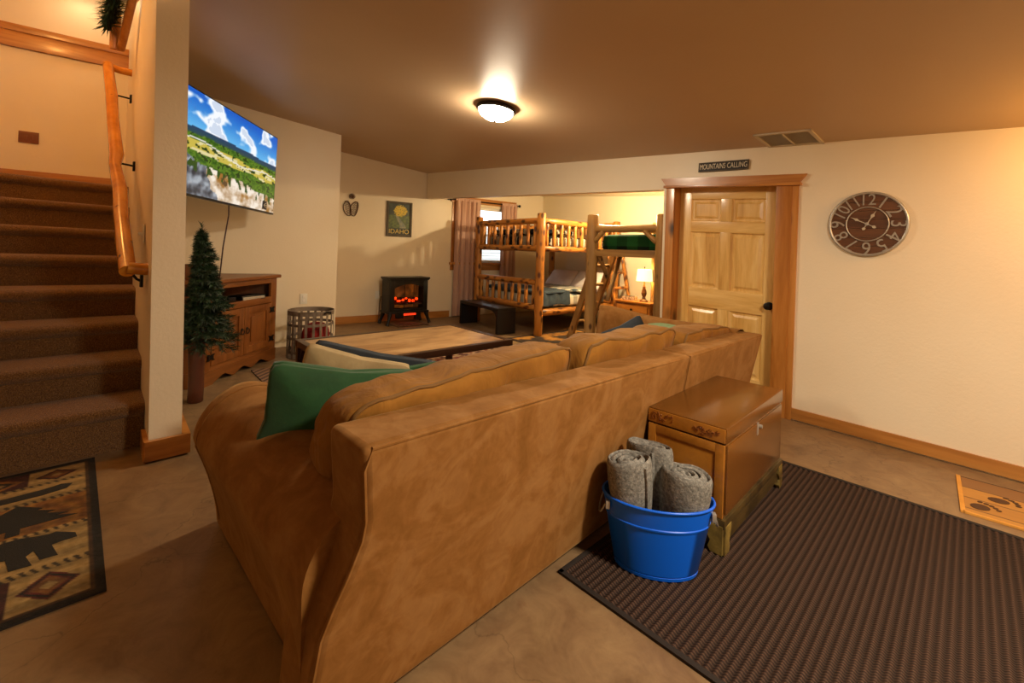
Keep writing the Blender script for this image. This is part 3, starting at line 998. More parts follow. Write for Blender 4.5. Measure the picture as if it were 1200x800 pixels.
def painted(name, w, h, cell, fn, mat, parent, z=0.006, mtx=None, kind=None):
    nx, ny = max(2, int(w / cell)), max(2, int(h / cell))
    vs, fs, cs = [], [], []
    for j in range(ny + 1):
        for i in range(nx + 1):
            u, v = i / nx, j / ny
            p = Vector((u * w, v * h, z))
            vs.append(mtx @ p if mtx else p)
            cs.append(lin(fn(u, v)))
    for j in range(ny):
        for i in range(nx):
            a = j * (nx + 1) + i
            fs.append((a, a + 1, a + nx + 2, a + nx + 1))
    mb = MB(); mb.v = [tuple(p) for p in vs]; mb.f = fs
    return mb.build(name, mat, parent, 180, cols=cs, kind=kind)


def rgb(h):
    h = h.lstrip('#')
    return tuple(int(h[i:i + 2], 16) / 255 for i in (0, 2, 4))


def mixc(a, b, t):
    return tuple(x + (y - x) * t for x, y in zip(a, b))


def nz(x, y, z=0.0):
    return noise.noise(Vector((x, y, z)))


# doormat with paw prints (printed planks)
dm = thing('doormat', 'golden plank doormat with dark paw prints by the back wall', 'doormat', (0.197, 3.865, 0), -0.5)


def mat_col(u, v):
    x, y = u * 0.9, v * 0.53 - 0.53
    y = -y
    row = int(y / 0.16)
    base_ = [rgb('#8a6238'), rgb('#c08a3a'), rgb('#b88236'), rgb('#c08a3a')][row % 4]
    g_ = nz(x * 3 + row * 9, y * 40) * 0.5 + 0.5
    c = mixc(base_, rgb('#7a4c1c'), 0.35 * g_)
    f_ = (y / 0.16) % 1
    if f_ < 0.05:
        c = rgb('#4a2a10')
    return c


MB().box((0, -0.535, 0.0), (0.9, 0, 0.008), 0.002).build('mat_base', 'rug_edge', dm)
painted('plank_print', 0.88, 0.515, 0.008, mat_col, 'print', dm, 0.0085, Matrix.Translation((0.01, -0.525, 0)))
mb = MB(); mb.box((-0.008, -0.545, 0), (0.012, 0.0, 0.012), 0.003); mb.box((0, -0.545, 0), (0.9, -0.53, 0.012), 0.003); mb.build('border', mottled('mat_border', [(0.3, '#c88a34'), (0.7, '#d89a42')], 8, 3, 0.7), dm)
PAW = plain('paw_print_brown', '#4e3014', 0.8)
for cx_, cy_, an in ((0.15, -0.25, 0.5), (0.38, -0.42, 0.3), (0.07, -0.42, 0.9), (0.62, -0.34, 0.4), (0.40, -0.09, 0.2)):
    mb = MB()
    mt = Matrix.Translation((cx_, cy_, 0.0092)) @ Matrix.Rotation(an, 4, 'Z')
    def blob(x, y, a, b):
        mb.prism([(x + a * math.cos(t * PI / 7), y + b * math.sin(t * PI / 7)) for t in range(14)], lambda p, q: mt @ Vector((p, q, 0)), lambda p, q: mt @ Vector((p, q, 0.0012)))
    blob(0, 0, 0.045, 0.034)
    for k_ in range(5):
        blob(0.062 + 0.012 * math.cos((k_ - 2) * 0.9), (k_ - 2) * 0.021, 0.013, 0.0095)
    mb.build('paw_print', PAW, dm, 0)

# lodge rug at the foot of the stairs
lr = thing('lodge_rug', 'woven lodge rug with bear and pine tree at the stair foot', 'rug', (-3.47, 0.272, 0), 0)
lr.rotation_euler = (0, 0, math.radians(-2.6))
LW, LH = 1.34, 1.75      # local x towards the viewer, local y to -y (along the stairs)


def lodge(u, v):
    x, y = u * LW, (1 - v) * LH          # x: distance from the stairs, y: distance from the right edge
    d = min(x, LW - x, y, LH - y)
    w_ = nz(x * 60, y * 60) * 0.07 - 0.02
    tan, brown, dk, red, rust = rgb('#a98a52'), rgb('#7c4e1e'), rgb('#1d1812'), rgb('#5c1a10'), rgb('#8a5a20')
    if d < 0.032:
        c = dk
    elif d < 0.042:
        c = mixc(dk, brown, 0.5)
    elif x < 0.21 or x > 1.07:       # bands of diamond squares
        t = (y - 0.05) / 0.20
        cell = int(t)
        fx = ((x - 0.05) / 0.16) if x < 0.21 else ((LW - 0.05 - x) / (LW - 0.05 - 1.07))
        a = abs(t - cell - 0.5) + abs(fx - 0.5)
        c = tan if cell % 2 == 0 else mixc(dk, red, 0.6)
        if a < 0.42:
            c = red if cell % 2 == 0 else rust
        if a < 0.26:
            c = brown if cell % 2 == 0 else dk
        if a < 0.12:
            c = tan
        if cell % 2 == 0 and abs(a - 0.34) < 0.03:
            c = dk
    elif x < 0.235 or x > 1.03 or 0.40 < x < 0.43 or 0.73 < x < 0.765:
        z_ = (x * 14 + y * 34) % 1.0
        c = mixc(tan, dk, 0.75) if z_ < 0.45 else tan
    elif x < 0.40:
        c = tan
    elif x < 0.73:
        c = mixc(brown, rgb('#9a6a26'), 0.5 + 0.5 * math.sin(y * 70 + nz(x * 9, y * 3) * 5))
    else:
        c = tan
    h_ = 0.80 + 0.10 * math.sin(x * 900) + 0.10 * nz(x * 90, y * 25)
    c = tuple(max(0.0, q * h_ + w_) for q in c)
    return c


painted('woven_field', LW, LH, 0.0065, lodge, 'paint_rug', lr, 0.009, Matrix.Translation((0, -LH, 0)))
MB().box((0, -LH, 0.0), (LW, 0, 0.0085), 0.002).build('rug_backing', 'rug_edge', lr)
BLK = plain('woven_black_motif', '#17140f', 0.95, bump=0.4, bscale=200)


def motif(name, pts, z=0.0095):
    mb = MB().prism(pts, lambda x, y: (x, y, z), lambda x, y: (x, y, z + 0.0012))
    return mb.build(name, BLK, lr, 0)


bear = [(0.0, 0.055), (0.005, 0.09), (0.035, 0.115), (0.065, 0.14), (0.085, 0.135), (0.12, 0.145), (0.17, 0.165), (0.23, 0.165), (0.30, 0.155), (0.36, 0.15), (0.41, 0.125), (0.44, 0.08), (0.445, 0.0), (0.45, -0.045), (0.39, -0.05), (0.385, 0.01), (0.35, 0.03), (0.325, -0.03), (0.28, -0.035), (0.295, 0.03), (0.23, 0.045), (0.20, 0.035), (0.185, -0.045), (0.125, -0.05), (0.145, 0.02), (0.125, 0.045), (0.105, -0.03), (0.055, -0.035), (0.075, 0.05), (0.04, 0.055)]
for yy in (-0.075, -0.66, -1.20):
    motif('bear_motif', [(0.945 - by * 1.15, yy - bx * 1.0) for bx, by in bear])
tree = [(-0.02, 0.0), (-0.02, 0.05), (-0.19, 0.045), (-0.12, 0.085), (-0.16, 0.085), (-0.09, 0.13), (-0.12, 0.135), (-0.06, 0.18), (-0.08, 0.185), (0, 0.265), (0.08, 0.185), (0.06, 0.18), (0.12, 0.135), (0.09, 0.13), (0.16, 0.085), (0.12, 0.085), (0.19, 0.045), (0.02, 0.05), (0.02, 0.0)]
for yy in (-0.27, -0.78, -1.30):
    motif('pine_motif', [(0.715 - ty * 1.1, yy + tx * 1.05) for tx, ty in tree])
canoe = [(0.0, 0.05), (0.04, 0.075), (0.10, 0.055), (0.28, 0.045), (0.46, 0.055), (0.52, 0.075), (0.555, 0.045), (0.54, 0.0), (0.46, -0.02), (0.10, -0.02), (0.02, 0.0)]
for yy in (-0.09, -0.72, -1.30):
    motif('canoe_motif', [(0.345 - cy_ * 0.9, yy - cx_) for cx_, cy_ in canoe])

# red patterned area rug below the coffee table
ar = thing('area_rug', 'red patterned area rug under the coffee table', 'rug', (-4.86, 1.50, 0), -5.5)


def persian(u, v):
    x, y = u * 2.1, v * 2.7
    a = abs(((x * 4) % 1) - 0.5) + abs(((y * 4) % 1) - 0.5)
    c = rgb('#4a1c16') if a < 0.35 else rgb('#6a2c20')
    if abs(a - 0.42) < 0.05 or nz(x * 22, y * 22) > 0.28:
        c = rgb('#a68a68')
    if min(x, 2.1 - x, y, 2.7 - y) < 0.12:
        c = rgb('#2e1a18') if (x * 11 + y * 11) % 1 < 0.5 else rgb('#a07a5a')
    return c


painted('woven_field', 2.1, 2.7, 0.022, persian, 'paint_rug', ar, 0.009)
MB().box((0, 0, 0), (2.1, 2.7, 0.0085), 0.002).build('rug_backing', 'rug_edge', ar)
lg = thing('lodge_floor_rug', 'brown and gold lodge rug in front of the bunk beds', 'rug', (-4.42, 4.72, 0), -7.5)


def lodge2(u, v):
    x, y = u * 2.3, v * 1.5
    q = nz(x * 4, y * 4) + 0.35 * nz(x * 14, y * 14)
    c = rgb('#8a5c1c') if q > 0.02 else rgb('#2e1e10')
    if q > 0.3:
        c = rgb('#a8762c')
    if min(x, 2.3 - x, y, 1.5 - y) < 0.07:
        c = rgb('#2a1a0e')
    return c


painted('woven_field', 2.3, 1.5, 0.025, lodge2, 'paint_rug', lg, 0.009)
MB().box((0, 0, 0), (2.3, 1.5, 0.0085), 0.002).build('rug_backing', 'rug_edge', lg)
hg = thing('hearth_rug', 'small red patterned mat in front of the electric stove', 'rug', (-6.42, 4.02, 0), -8)
painted('woven_field', 0.34, 0.55, 0.02, lambda u, v: rgb('#5a2014') if nz(u * 9, v * 14) > 0.05 else rgb('#1e1410') if nz(u * 9, v * 14) < -0.2 else rgb('#8a6a44'), 'paint_rug', hg, 0.007)
MB().box((0, 0, 0), (0.34, 0.55, 0.0065), 0.002).build('rug_backing', 'rug_edge', hg)

# ---------------------------------------------------------------- chest
ch = thing('storage_chest', 'brown lacquered wooden chest with brass feet behind the sofa', 'chest', (-0.735, 2.471, 0.011), -2.4, (0.982, 0.91, 0.95))
X0, X1, Y0, Y1 = -0.205, 0.165, -0.475, 0.48
MB().box((X0 + 0.006, Y0 + 0.006, 0.155), (X1 - 0.006, Y1 - 0.006, 0.492), 0.004).build('body', 'chest', ch)
lid = MB().box((X0, Y0, 0.496), (X1, Y1, 0.568), 0.006).build('lid', 'chest', ch)
MB().box((X0 + 0.004, Y0 - 0.004, 0.500), (X1 - 0.004, Y0 + 0.002, 0.562), 0.002).build('end_board', 'chest_end', lid)
MB().box((X0 + 0.012, Y0 + 0.001, 0.16), (X1 - 0.012, Y0 + 0.008, 0.488), 0.002).build('end_panel', 'chest_end', ch)
for a, b, c_, d in ((X0 + 0.006, X0 + 0.045, 0.16, 0.49), (X1 - 0.045, X1 - 0.006, 0.16, 0.49), (X0 + 0.045, X1 - 0.045, 0.45, 0.49)):
    MB().box((a, Y0 - 0.004, c_), (b, Y0 + 0.006, d), 0.002).build('frame_strip', 'chest_end', ch)
mb = MB()
rnd = random.Random(5)
for g0 in (X0 + 0.03, 0.03):
    for i in range(26):
        x = g0 + rnd.uniform(0, 0.10)
        z = 0.532 + rnd.uniform(-0.016, 0.016)
        mb.tube([(x, Y0 - 0.006, z), (x + rnd.uniform(-0.012, 0.012), Y0 - 0.0075, z + rnd.uniform(-0.012, 0.012)), (x + rnd.uniform(-0.014, 0.014), Y0 - 0.006, z + rnd.uniform(-0.012, 0.012))], 0.0022, 5)
mb.build('carving', wood('carved_edge', '#96561e', '#7a4214', '#5a2e0c', 'x', False), lid, 60, kind='stuff')
MB().box((X0 - 0.008, Y0 - 0.008, 0.115), (X1 + 0.008, Y1 + 0.008, 0.158), 0.010).build('base_moulding', 'base_mould', ch)
MB().box((X0 + 0.0, Y0 + 0.0, 0.040), (X1 - 0.0, Y1 - 0.0, 0.118), 0.004).build('plinth', 'base_mould', ch)
for sx_ in (0, 1):
    for sy_ in (0, 1):
        xx, yy = (X0, X1)[sx_], (Y0, Y1)[sy_]
        dx, dy = (1 - 2 * sx_), (1 - 2 * sy_)
        mb = MB()
        pr = [(0, 0.128), (0.075, 0.128), (0.075, 0.09), (0.052, 0.05), (0.062, 0.02), (0.05, 0.0), (0.0, 0.0)]
        mb.prism(pr, lambda a, z: (xx + dx * a, yy - dy * 0.010, z), lambda a, z: (xx + dx * a, yy + dy * 0.012, z))
        mb.prism(pr, lambda a, z: (xx - dx * 0.010, yy + dy * a, z), lambda a, z: (xx + dx * 0.012, yy + dy * a, z))
        mb.build('bracket_foot', 'brass', ch, 0)
mb = MB(); mb.box((X1 - 0.002, -0.02, 0.425), (X1 + 0.004, 0.0, 0.488), 0.001); mb.tube([(X1, 0.022, 0.462), (X1 + 0.014, 0.022, 0.462)], 0.010, 10); mb.build('clasp', 'silver', ch)
MB().box((X1 - 0.007, Y0 + 0.02, 0.17), (X1 + 0.001, Y1 - 0.02, 0.485), 0.003).build('front_panel', 'chest', ch)

# ---------------------------------------------------------------- bucket of rolled blankets
BKX, BKY, BKR = -0.775, 1.775, 33
bk = thing('bucket', 'bright blue oval metal bucket on the ribbed rug', 'bucket', (BKX, BKY, 0.011), BKR)
A0, A1, B0, B1, BH = 0.165, 0.220, 0.100, 0.132, 0.285
prof = [(0.0, 0.004), (0.97, 0.0), (1.0, 0.008), (1.0, 0.012)]
def oval(t, z, inset=0.0):
    k_ = z / BH
    return (((A0 + (A1 - A0) * k_) - inset) * math.cos(t), ((B0 + (B1 - B0) * k_) - inset) * math.sin(t), z)
mb = MB()
zs = [(0.0, 0.0), (0.012, 0.0), (0.014, 0.004), (0.018, 0.0)] + [(0.20, 0.0), (0.203, -0.003), (0.209, -0.003), (0.212, 0.0), (0.282, 0.0)]
n_ = 56
rings = [[oval(2 * PI * j / n_, z, i_) for j in range(n_)] for z, i_ in zs] + [[oval(2 * PI * j / n_, z, 0.004) for j in range(n_)] for z in (0.282, 0.02)]
vs = [p for r in rings for p in r]; fs = []
for i in range(len(rings) - 1):
    for j in range(n_):
        fs.append((i * n_ + j, i * n_ + (j + 1) % n_, (i + 1) * n_ + (j + 1) % n_, (i + 1) * n_ + j))
fs.append(tuple(range(n_ - 1, -1, -1))); fs.append(tuple((len(rings) - 1) * n_ + j for j in range(n_)))
mb.add(vs, fs).build('tub', 'blue', bk, 40)
MB().tube([oval(2 * PI * j / 56, BH, 0.0) for j in range(57)], 0.0055, 8, caps=False).build('rolled_rim', 'blue', bk, 60)
for sgn in (-1, 1):
    hd = MB().tube([(sgn * (A1 - 0.008 + 0.02 * math.sin(q * PI / 10)), 0.055 * math.cos(q * PI / 10), 0.25 - 0.055 * math.sin(q * PI / 10)) for q in range(11)], 0.004, 6)
    for yy in (-0.055, 0.055):
        hd.box((sgn * (A1 - 0.016) - 0.006, yy - 0.012, 0.235), (sgn * (A1 - 0.016) + 0.010, yy + 0.012, 0.267), 0.003)
    hd.build('ring_handle', 'silver', bk)


def rolled_blanket(label, base, tip, rx, ry, rz, turns=2.3, seed=0):
    o = thing('rolled_blanket', label, 'blanket', base)
    d = Vector(tip) - Vector(base)
    o.rotation_euler = d.to_track_quat('Z', 'X').to_euler()
    o.rotation_euler.rotate_axis('Z', rz)
    L = d.length
    mb = MB()
    n_ = 40
    prof = [(0.0, 0.02), (0.56, 0.0), (0.62, 0.01), (0.90, L * 0.5), (1.0, L * 0.75), (1.0, L - 0.030), (0.985, L - 0.015), (0.95, L - 0.004), (0.90, L), (0.85, L - 0.003), (0.80, L - 0.022), (0.3, L - 0.026), (0.0, L - 0.026)]
    vs, fs = [], []
    def fold(a):
        return 1 + 0.035 * noise.noise(Vector((math.cos(a) * 1.6, math.sin(a) * 1.6, seed * 3.1)))
    def lift(a):
        return 0.010 * noise.noise(Vector((math.cos(a), math.sin(a), seed * 5.7)))
    for r, z in prof:
        for j in range(n_):
            a = 2 * PI * j / n_
            vs.append((rx * r * fold(a) * math.cos(a), ry * r * fold(a) * math.sin(a), z + (lift(a) if z > L * 0.7 else 0)))
    for i in range(len(prof) - 1):
        for j in range(n_):
            k2 = (j + 1) % n_
            fs.append((i * n_ + j, i * n_ + k2, (i + 1) * n_ + k2, (i + 1) * n_ + j))
    body = mb.add(vs, fs).build('felt_roll', 'felt', o, 60)
    # the inner turns of the roll show at its end as a rounded spiral edge
    pts = []
    N = int(turns * 24)
    for i in range(N + 1):
        t = i / N
        a = 2 * PI * turns * t + 0.4 + seed
        r = 0.10 + 0.66 * t
        pts.append((rx * r * math.cos(a), ry * r * math.sin(a), L - 0.014 + lift(a) - 0.012 * (1 - t)))
    MB().tube(pts, 0.0105, 8, flat=1.5).build('inner_fold', 'felt', body, 60)
    # loose outer edge of the cloth running down the side
    pts = [(rx * fold(-1.2) * q * math.cos(-1.2), ry * fold(-1.2) * q * math.sin(-1.2), z) for q, z in ((1.0, L - 0.02), (1.01, L * 0.8), (0.98, L * 0.6), (0.90, L * 0.48))]
    MB().tube(pts, 0.008, 6, flat=0.8).build('cloth_edge', 'felt', body, 60)
    return o


bm_ = Matrix.Translation((BKX, BKY, 0.011)) @ Matrix.Rotation(math.radians(BKR), 4, 'Z')
for lab, b_, t_, rx_, ry_, rz_, sd in (
        ('grey rolled blanket at the left of the blue bucket', (-0.085, -0.022, 0.07), (-0.122, -0.030, 0.44), 0.094, 0.072, 0.15, 1),
        ('grey rolled blanket at the back of the blue bucket', (-0.01, 0.048, 0.07), (-0.030, 0.072, 0.465), 0.105, 0.050, 0.3, 2),
        ('grey rolled blanket at the right of the blue bucket', (0.080, -0.015, 0.07), (0.108, -0.022, 0.405), 0.098, 0.078, -0.1, 3)):
    rolled_blanket(lab, bm_ @ Vector(b_), bm_ @ Vector(t_), rx_, ry_, rz_, seed=sd)

# ---------------------------------------------------------------- television on the wall
def rect_frame(BR, TR, BL, k=1.0):
    o = Vector((0, 0, CAM_Z))
    BR, TR, BL = [o + (Vector(p) - o) * k for p in (BR, TR, BL)]
    ex = (BR - BL).normalized()
    ez = (TR - BR); ez = (ez - ex * ez.dot(ex)).normalized()
    ey = ez.cross(ex)            # into the wall
    w, h = (BR - BL).length, (TR - BR).length
    m = Matrix((ex, ey, ez)).transposed().to_4x4()
    m.translation = BL
    return m, w, h


tvm, TVW, TVH = rect_frame((-5.10, 1.743, 1.577), (-5.114, 1.769, 2.405), (-3.99, 0.70, 1.617), 1.05)
tv = thing('television', 'flat television mounted high in the corner showing a valley landscape', 'television', (0, 0, 0))
tv.matrix_world = tvm
CLOUD = Vector((3.1, 1.7, 0))


def tv_pic(u, v):
    x, y = u * 1.78, v
    hz_ = 0.60 + 0.02 * math.sin(x * 2.2 + 0.5) + 0.012 * nz(x * 4, 2.0)
    if y > hz_ + 0.035:
        t = (y - hz_) / 0.4
        c = mixc(rgb('#6cc0f0'), rgb('#0a5cc4'), min(1, t * 1.1))
        q = nz(x * 3.0, y * 5.5, 1.0) + 0.55 * nz(x * 7, y * 11, 4.0) + 0.25 * nz(x * 15, y * 22, 2)
        q += 0.25 * (0.5 - abs(t - 0.35)) - 0.06 + 0.28 * max(0, 0.7 - u)
        if q > 0.05:
            c = mixc(c, rgb('#f4f8ff'), min(1, (q - 0.05) * 3.6))
            if q > 0.55:
                c = mixc(c, rgb('#a8bcd8'), 0.5)
        return c
    if y > hz_ - 0.03:
        return mixc(rgb('#1c3c62'), rgb('#2a4a4a'), (hz_ + 0.035 - y) / 0.065)
    d = (hz_ - y)
    f_ = nz(x * 9, y * 22, 3) + 0.6 * nz(x * 24, y * 50, 7)
    fore = 0.36 - 0.16 * u + 0.05 * nz(x * 4, 1.5)
    if y < fore:                       # pale rocks in front
        q = nz(x * 5, y * 8, 5) + 0.55 * nz(x * 13, y * 19, 9) + 0.3 * nz(x * 30, y * 44, 2)
        c = mixc(rgb('#a88660'), rgb('#f2e6d6'), min(1, max(0, 0.55 + q * 1.1)))
        w2 = nz(x * 4, y * 6, 21) + 0.4 * nz(x * 12, y * 16, 22)
        if w2 > 0.22:
            c = mixc(c, rgb('#9a6a2c'), min(1, (w2 - 0.22) * 4))
        if u < 0.34 - 0.5 * y + 0.1 * nz(x * 7, y * 7, 3):
            g2 = nz(x * 9, y * 11, 31) + 0.5 * nz(x * 22, y * 26, 32)
            c = mixc(rgb('#2c3038'), rgb('#a4acb4'), min(1, max(0, 0.5 + g2)))
        elif q < -0.55:
            c = rgb('#5c4428')
        if y > fore - 0.10 and nz(x * 16, y * 9, 41) > 0.15:
            c = rgb('#2a4a16')
        return c
    valley = abs(y - (0.47 - 0.06 * (u - 0.2))) < 0.055 + 0.03 * nz(x * 3, 8)
    c = rgb('#c8b44a') if valley else rgb('#4a7a1e')
    if valley and nz(x * 5, y * 20, 6) > 0.1:
        c = rgb('#e0d49a')
    if not valley:
        c = mixc(rgb('#2c5414'), rgb('#7a9c2a'), min(1, max(0, f_ + 0.5)))
    if f_ > 0.25:
        c = rgb('#1c3c12')
    river = abs(y - (0.50 + 0.03 * math.sin(x * 5)) + 0.10 * (u - 0.3)) < 0.006
    if river:
        c = rgb('#e8e4d8')
    return c


MB().box((0, 0.004, 0), (TVW, 0.045, TVH), 0.006).build('bezel', 'black', tv)
painted('screen', TVW - 0.024, TVH - 0.03, 0.0095, tv_pic, 'screen', tv, 0.0, Matrix.Translation((0.012, 0.002, 0.018)) @ Matrix.Rotation(PI / 2, 4, 'X'))
mb = MB(); mb.box((TVW * 0.83, -0.0015, 0.035), (TVW * 0.89, 0.0005, 0.125), 0.0); mb.build('screen_badge', plain('badge_dark', '#1c1c1e', 0.4), tv, 0)
mb = MB()
for p0_, p1_ in (((0.846, 0.08), (0.875, 0.105)), ((0.846, 0.08), (0.875, 0.055)), ((0.852, 0.08), (0.882, 0.08))):
    mb.tube([(TVW * p0_[0], -0.003, p0_[1]), (TVW * p1_[0], -0.003, p1_[1])], 0.004, 6)
mb.build('badge_mark', 'white', tv)
mb = MB(); mb.box((TVW * 0.35, 0.045, TVH * 0.25), (TVW * 0.65, 0.075, TVH * 0.75), 0.004); mb.tube([(TVW * 0.5, 0.07, TVH * 0.5), (TVW * 0.52, 0.40, TVH * 0.5)], 0.03, 10)
mb.build('wall_mount', 'black', tv)
q0 = tvm @ Vector((TVW * 0.50, 0.05, 0.01))
mb = MB().tube([q0, q0 + Vector((0.01, 0.0, -0.10)), q0 + Vector((0.02, -0.02, -0.24)), q0 + Vector((0.10, -0.06, -0.40)), q0 + Vector((0.12, -0.08, -0.62)), q0 + Vector((0.1, -0.1, -0.9))], 0.006, 6)
tag(mb.build('television_cable', 'cable', None, 60), 'thin dark cable hanging below the television', 'cable')

# ---------------------------------------------------------------- corner cabinet
ANG = math.degrees(math.atan2(0.825, -0.684))
cb = thing('corner_cabinet', 'rustic pine corner cabinet below the television', 'cabinet', (-4.54, 1.014, 0), ANG)
CW = 1.07
foot = [(0.0, 0.0), (CW, 0.0), (CW + 0.06, 0.10), (0.82, 0.62), (0.36, 0.62), (-0.10, 0.26)]
back_poly = [(0.02, 0.05), (CW - 0.02, 0.05), (CW + 0.03, 0.12), (0.80, 0.60), (0.38, 0.60), (-0.07, 0.26)]
mb = MB().prism([(-0.035, -0.035), (CW + 0.035, -0.035), (CW + 0.10, 0.10), (0.84, 0.66), (0.34, 0.66), (-0.14, 0.26)], lambda x, y: (x, y, 0.895), lambda x, y: (x, y, 0.930))
o = mb.build('top', 'cab_x', cb, 0); m = o.modifiers.new('soft', 'BEVEL'); m.width = 0.008; m.segments = 2
# carcass sides, shelf, back
mb = MB()
mb.prism([(-0.0, 0.0), (0.02, 0.02), (-0.08, 0.27), (-0.10, 0.26)], lambda x, y: (x, y, 0.0), lambda x, y: (x, y, 0.895))
mb.prism([(CW, 0.0), (CW + 0.06, 0.10), (CW + 0.04, 0.115), (CW - 0.02, 0.02)], lambda x, y: (x, y, 0.0), lambda x, y: (x, y, 0.895))
mb.prism([(CW + 0.06, 0.10), (0.82, 0.62), (0.80, 0.60), (CW + 0.04, 0.115)], lambda x, y: (x, y, 0.0), lambda x, y: (x, y, 0.895))
mb.prism([(0.36, 0.62), (-0.10, 0.26), (-0.08, 0.25), (0.37, 0.60)], lambda x, y: (x, y, 0.0), lambda x, y: (x, y, 0.895))
mb.prism([(0.36, 0.62), (0.82, 0.62), (0.80, 0.60), (0.37, 0.60)], lambda x, y: (x, y, 0.0), lambda x, y: (x, y, 0.895))
mb.build('carcass', 'cab', cb, 0)
MB().prism(back_poly, lambda x, y: (x, y, 0.665), lambda x, y: (x, y, 0.69)).build('shelf', 'cab_x', cb, 0)
for a0, a1, z0, z1, mt in ((0.0, 0.10, 0.10, 0.895, 'cab'), (CW - 0.10, CW, 0.10, 0.895, 'cab'), (0.10, CW - 0.10, 0.845, 0.895, 'cab_x'), (0.10, CW - 0.10, 0.635, 0.70, 'cab_x'), (0.10, CW - 0.10, 0.10, 0.16, 'cab_x')):
    MB().box((a0, -0.004, z0), (a1, 0.022, z1), 0.003).build('face_frame', mt, cb)
scal = [(0.0, 0.0), (0.0, 0.125), (CW, 0.125), (CW, 0.0), (CW - 0.13, 0.0)]
for q in range(33):
    t = q / 32
    x = CW - 0.13 - t * (CW - 0.26)
    z = 0.035 + 0.022 * math.cos(t * 2 * PI * 3.0 + PI)
    scal.append((x, z))
scal.append((0.13, 0.0))
MB().prism(scal, lambda x, z: (x, -0.014, z), lambda x, z: (x, 0.01, z)).build('apron', 'cab_x', cb, 0)
MB().prism([(0.02, -0.004), (-0.10, 0.262), (-0.115, 0.255), (-0.005, -0.012)], lambda x, y: (x, y, 0.0), lambda x, y: (x, y, 0.13)).build('side_plinth', 'cab', cb, 0)
for di, (a0, a1) in enumerate(((0.10, 0.532), (0.538, 0.97))):
    d = MB()
    st_ = 0.075
    for b in ((a0, a0 + st_, 0.165, 0.630), (a1 - st_, a1, 0.165, 0.630)):
        d.box((b[0], -0.012, b[2]), (b[1], 0.008, b[3]), 0.003)
    d.box((a0 + st_, -0.012, 0.165), (a1 - st_, 0.008, 0.235), 0.003)
    d.box((a0 + st_, -0.012, 0.560), (a1 - st_, 0.008, 0.630), 0.003)
    dr = d.build('door', 'cab', cb)
    mb = MB()
    mb.box((a0 + st_, 0.002, 0.235), (a1 - st_, 0.008, 0.56), 0.0)
    mb.box((a0 + st_ + 0.035, -0.008, 0.27), (a1 - st_ - 0.035, 0.006, 0.525), 0.008)
    mb.build('raised_panel', 'cab', dr)
    hx = a0 - 0.012 if di == 0 else a1 + 0.012
    for z in (0.245, 0.555):
        mb = MB()
        pr = [(-0.05, -0.028), (-0.032, -0.012), (-0.032, 0.012), (-0.05, 0.028), (-0.022, 0.03), (0, 0.014), (0.022, 0.03), (0.05, 0.028), (0.032, 0.012), (0.032, -0.012), (0.05, -0.028), (0.022, -0.03), (0, -0.014), (-0.022, -0.03)]
        mb.prism(pr, lambda x, z2, hx=hx, z=z: (hx + x, -0.018, z + z2), lambda x, z2, hx=hx, z=z: (hx + x, -0.011, z + z2))
        mb.build('hinge', 'iron', dr, 0)
    px = a1 - 0.035 if di == 0 else a0 + 0.035
    mb = MB().lathe([(0.014, 0), (0.014, 0.006), (0.006, 0.008)], 12)
    mb.v = [(px + x, -0.012 - z, 0.42 + y) for x, y, z in mb.v]
    ringp = [(px + 0.024 * math.cos(q * PI / 8), -0.024, 0.397 + 0.024 * math.sin(q * PI / 8)) for q in range(17)]
    mb.tube(ringp, 0.0045, 6, caps=False)
    mb.build('ring_pull', 'iron', dr)
cbm = Matrix.Translation((-4.54, 1.014, 0)) @ Matrix.Rotation(math.radians(ANG), 4, 'Z')
for i, (x, y, w, h_, lab, mt) in enumerate(((0.72, 0.10, 0.30, 0.045, 'thin silver fronted player on the right of the cabinet shelf', 'silver'), (0.34, 0.12, 0.26, 0.05, 'black box on the left of the cabinet shelf', 'black'))):
    t = thing('media_player', lab, 'media player', cbm @ Vector((x, y, 0.6905)), ANG + (6 if i else -10))
    MB().box((-w / 2, -0.09, 0), (w / 2, 0.09, h_), 0.004).build('housing', 'black', t)
    MB().box((-w / 2 + 0.01, -0.094, 0.008), (w / 2 - 0.01, -0.088, h_ - 0.012), 0.001).build('front_strip', mt, t)
t = thing('wooden_box', 'small brown box on top of the corner cabinet behind the tree', 'box', cbm @ Vector((0.11, 0.16, 0.931)), ANG)
MB().box((-0.09, -0.06, 0), (0.09, 0.06, 0.115), 0.004).build('box_body', 'cab', t)
MB().box((-0.094, -0.064, 0.115), (0.094, 0.064, 0.135), 0.004).build('box_lid', 'cab_x', t)

# ---------------------------------------------------------------- artificial tree on a post
tr = thing('artificial_tree', 'small artificial pine tree on a dark wooden post stand', 'tree', (-4.18, 0.90, 0), 0)
MB().log((0, 0, 0.0), (0, 0, 0.62), 0.055, 12, 0.05, 5, 2).build('post_stand', 'stump', tr, 60)
MB().tube([(0, 0, 0.6), (0.005, 0, 1.0), (0, 0, 1.36)], [0.022, 0.016, 0.006], 8).build('trunk', 'stump', tr, 60)
mb = MB()
rnd = random.Random(11)


def sprig(p, d, L, n, rad):
    sd = d.cross(Vector((0, 0, 1)))
    sd = sd.normalized() if sd.length > 0.01 else Vector((1, 0, 0))
    for i in range(n):
        t = i / n
        c0 = p + d * (L * t)
        a = rnd.uniform(0, 2 * PI)
        up = sd.cross(d).normalized()
        o2 = (sd * math.cos(a) + up * math.sin(a)) * rad * rnd.uniform(0.7, 1.2) + d * rad * 0.9
        w = d.cross(o2).normalized() * 0.0038
        mb.add([c0 - w, c0 + w, c0 + o2], [(0, 1, 2)])


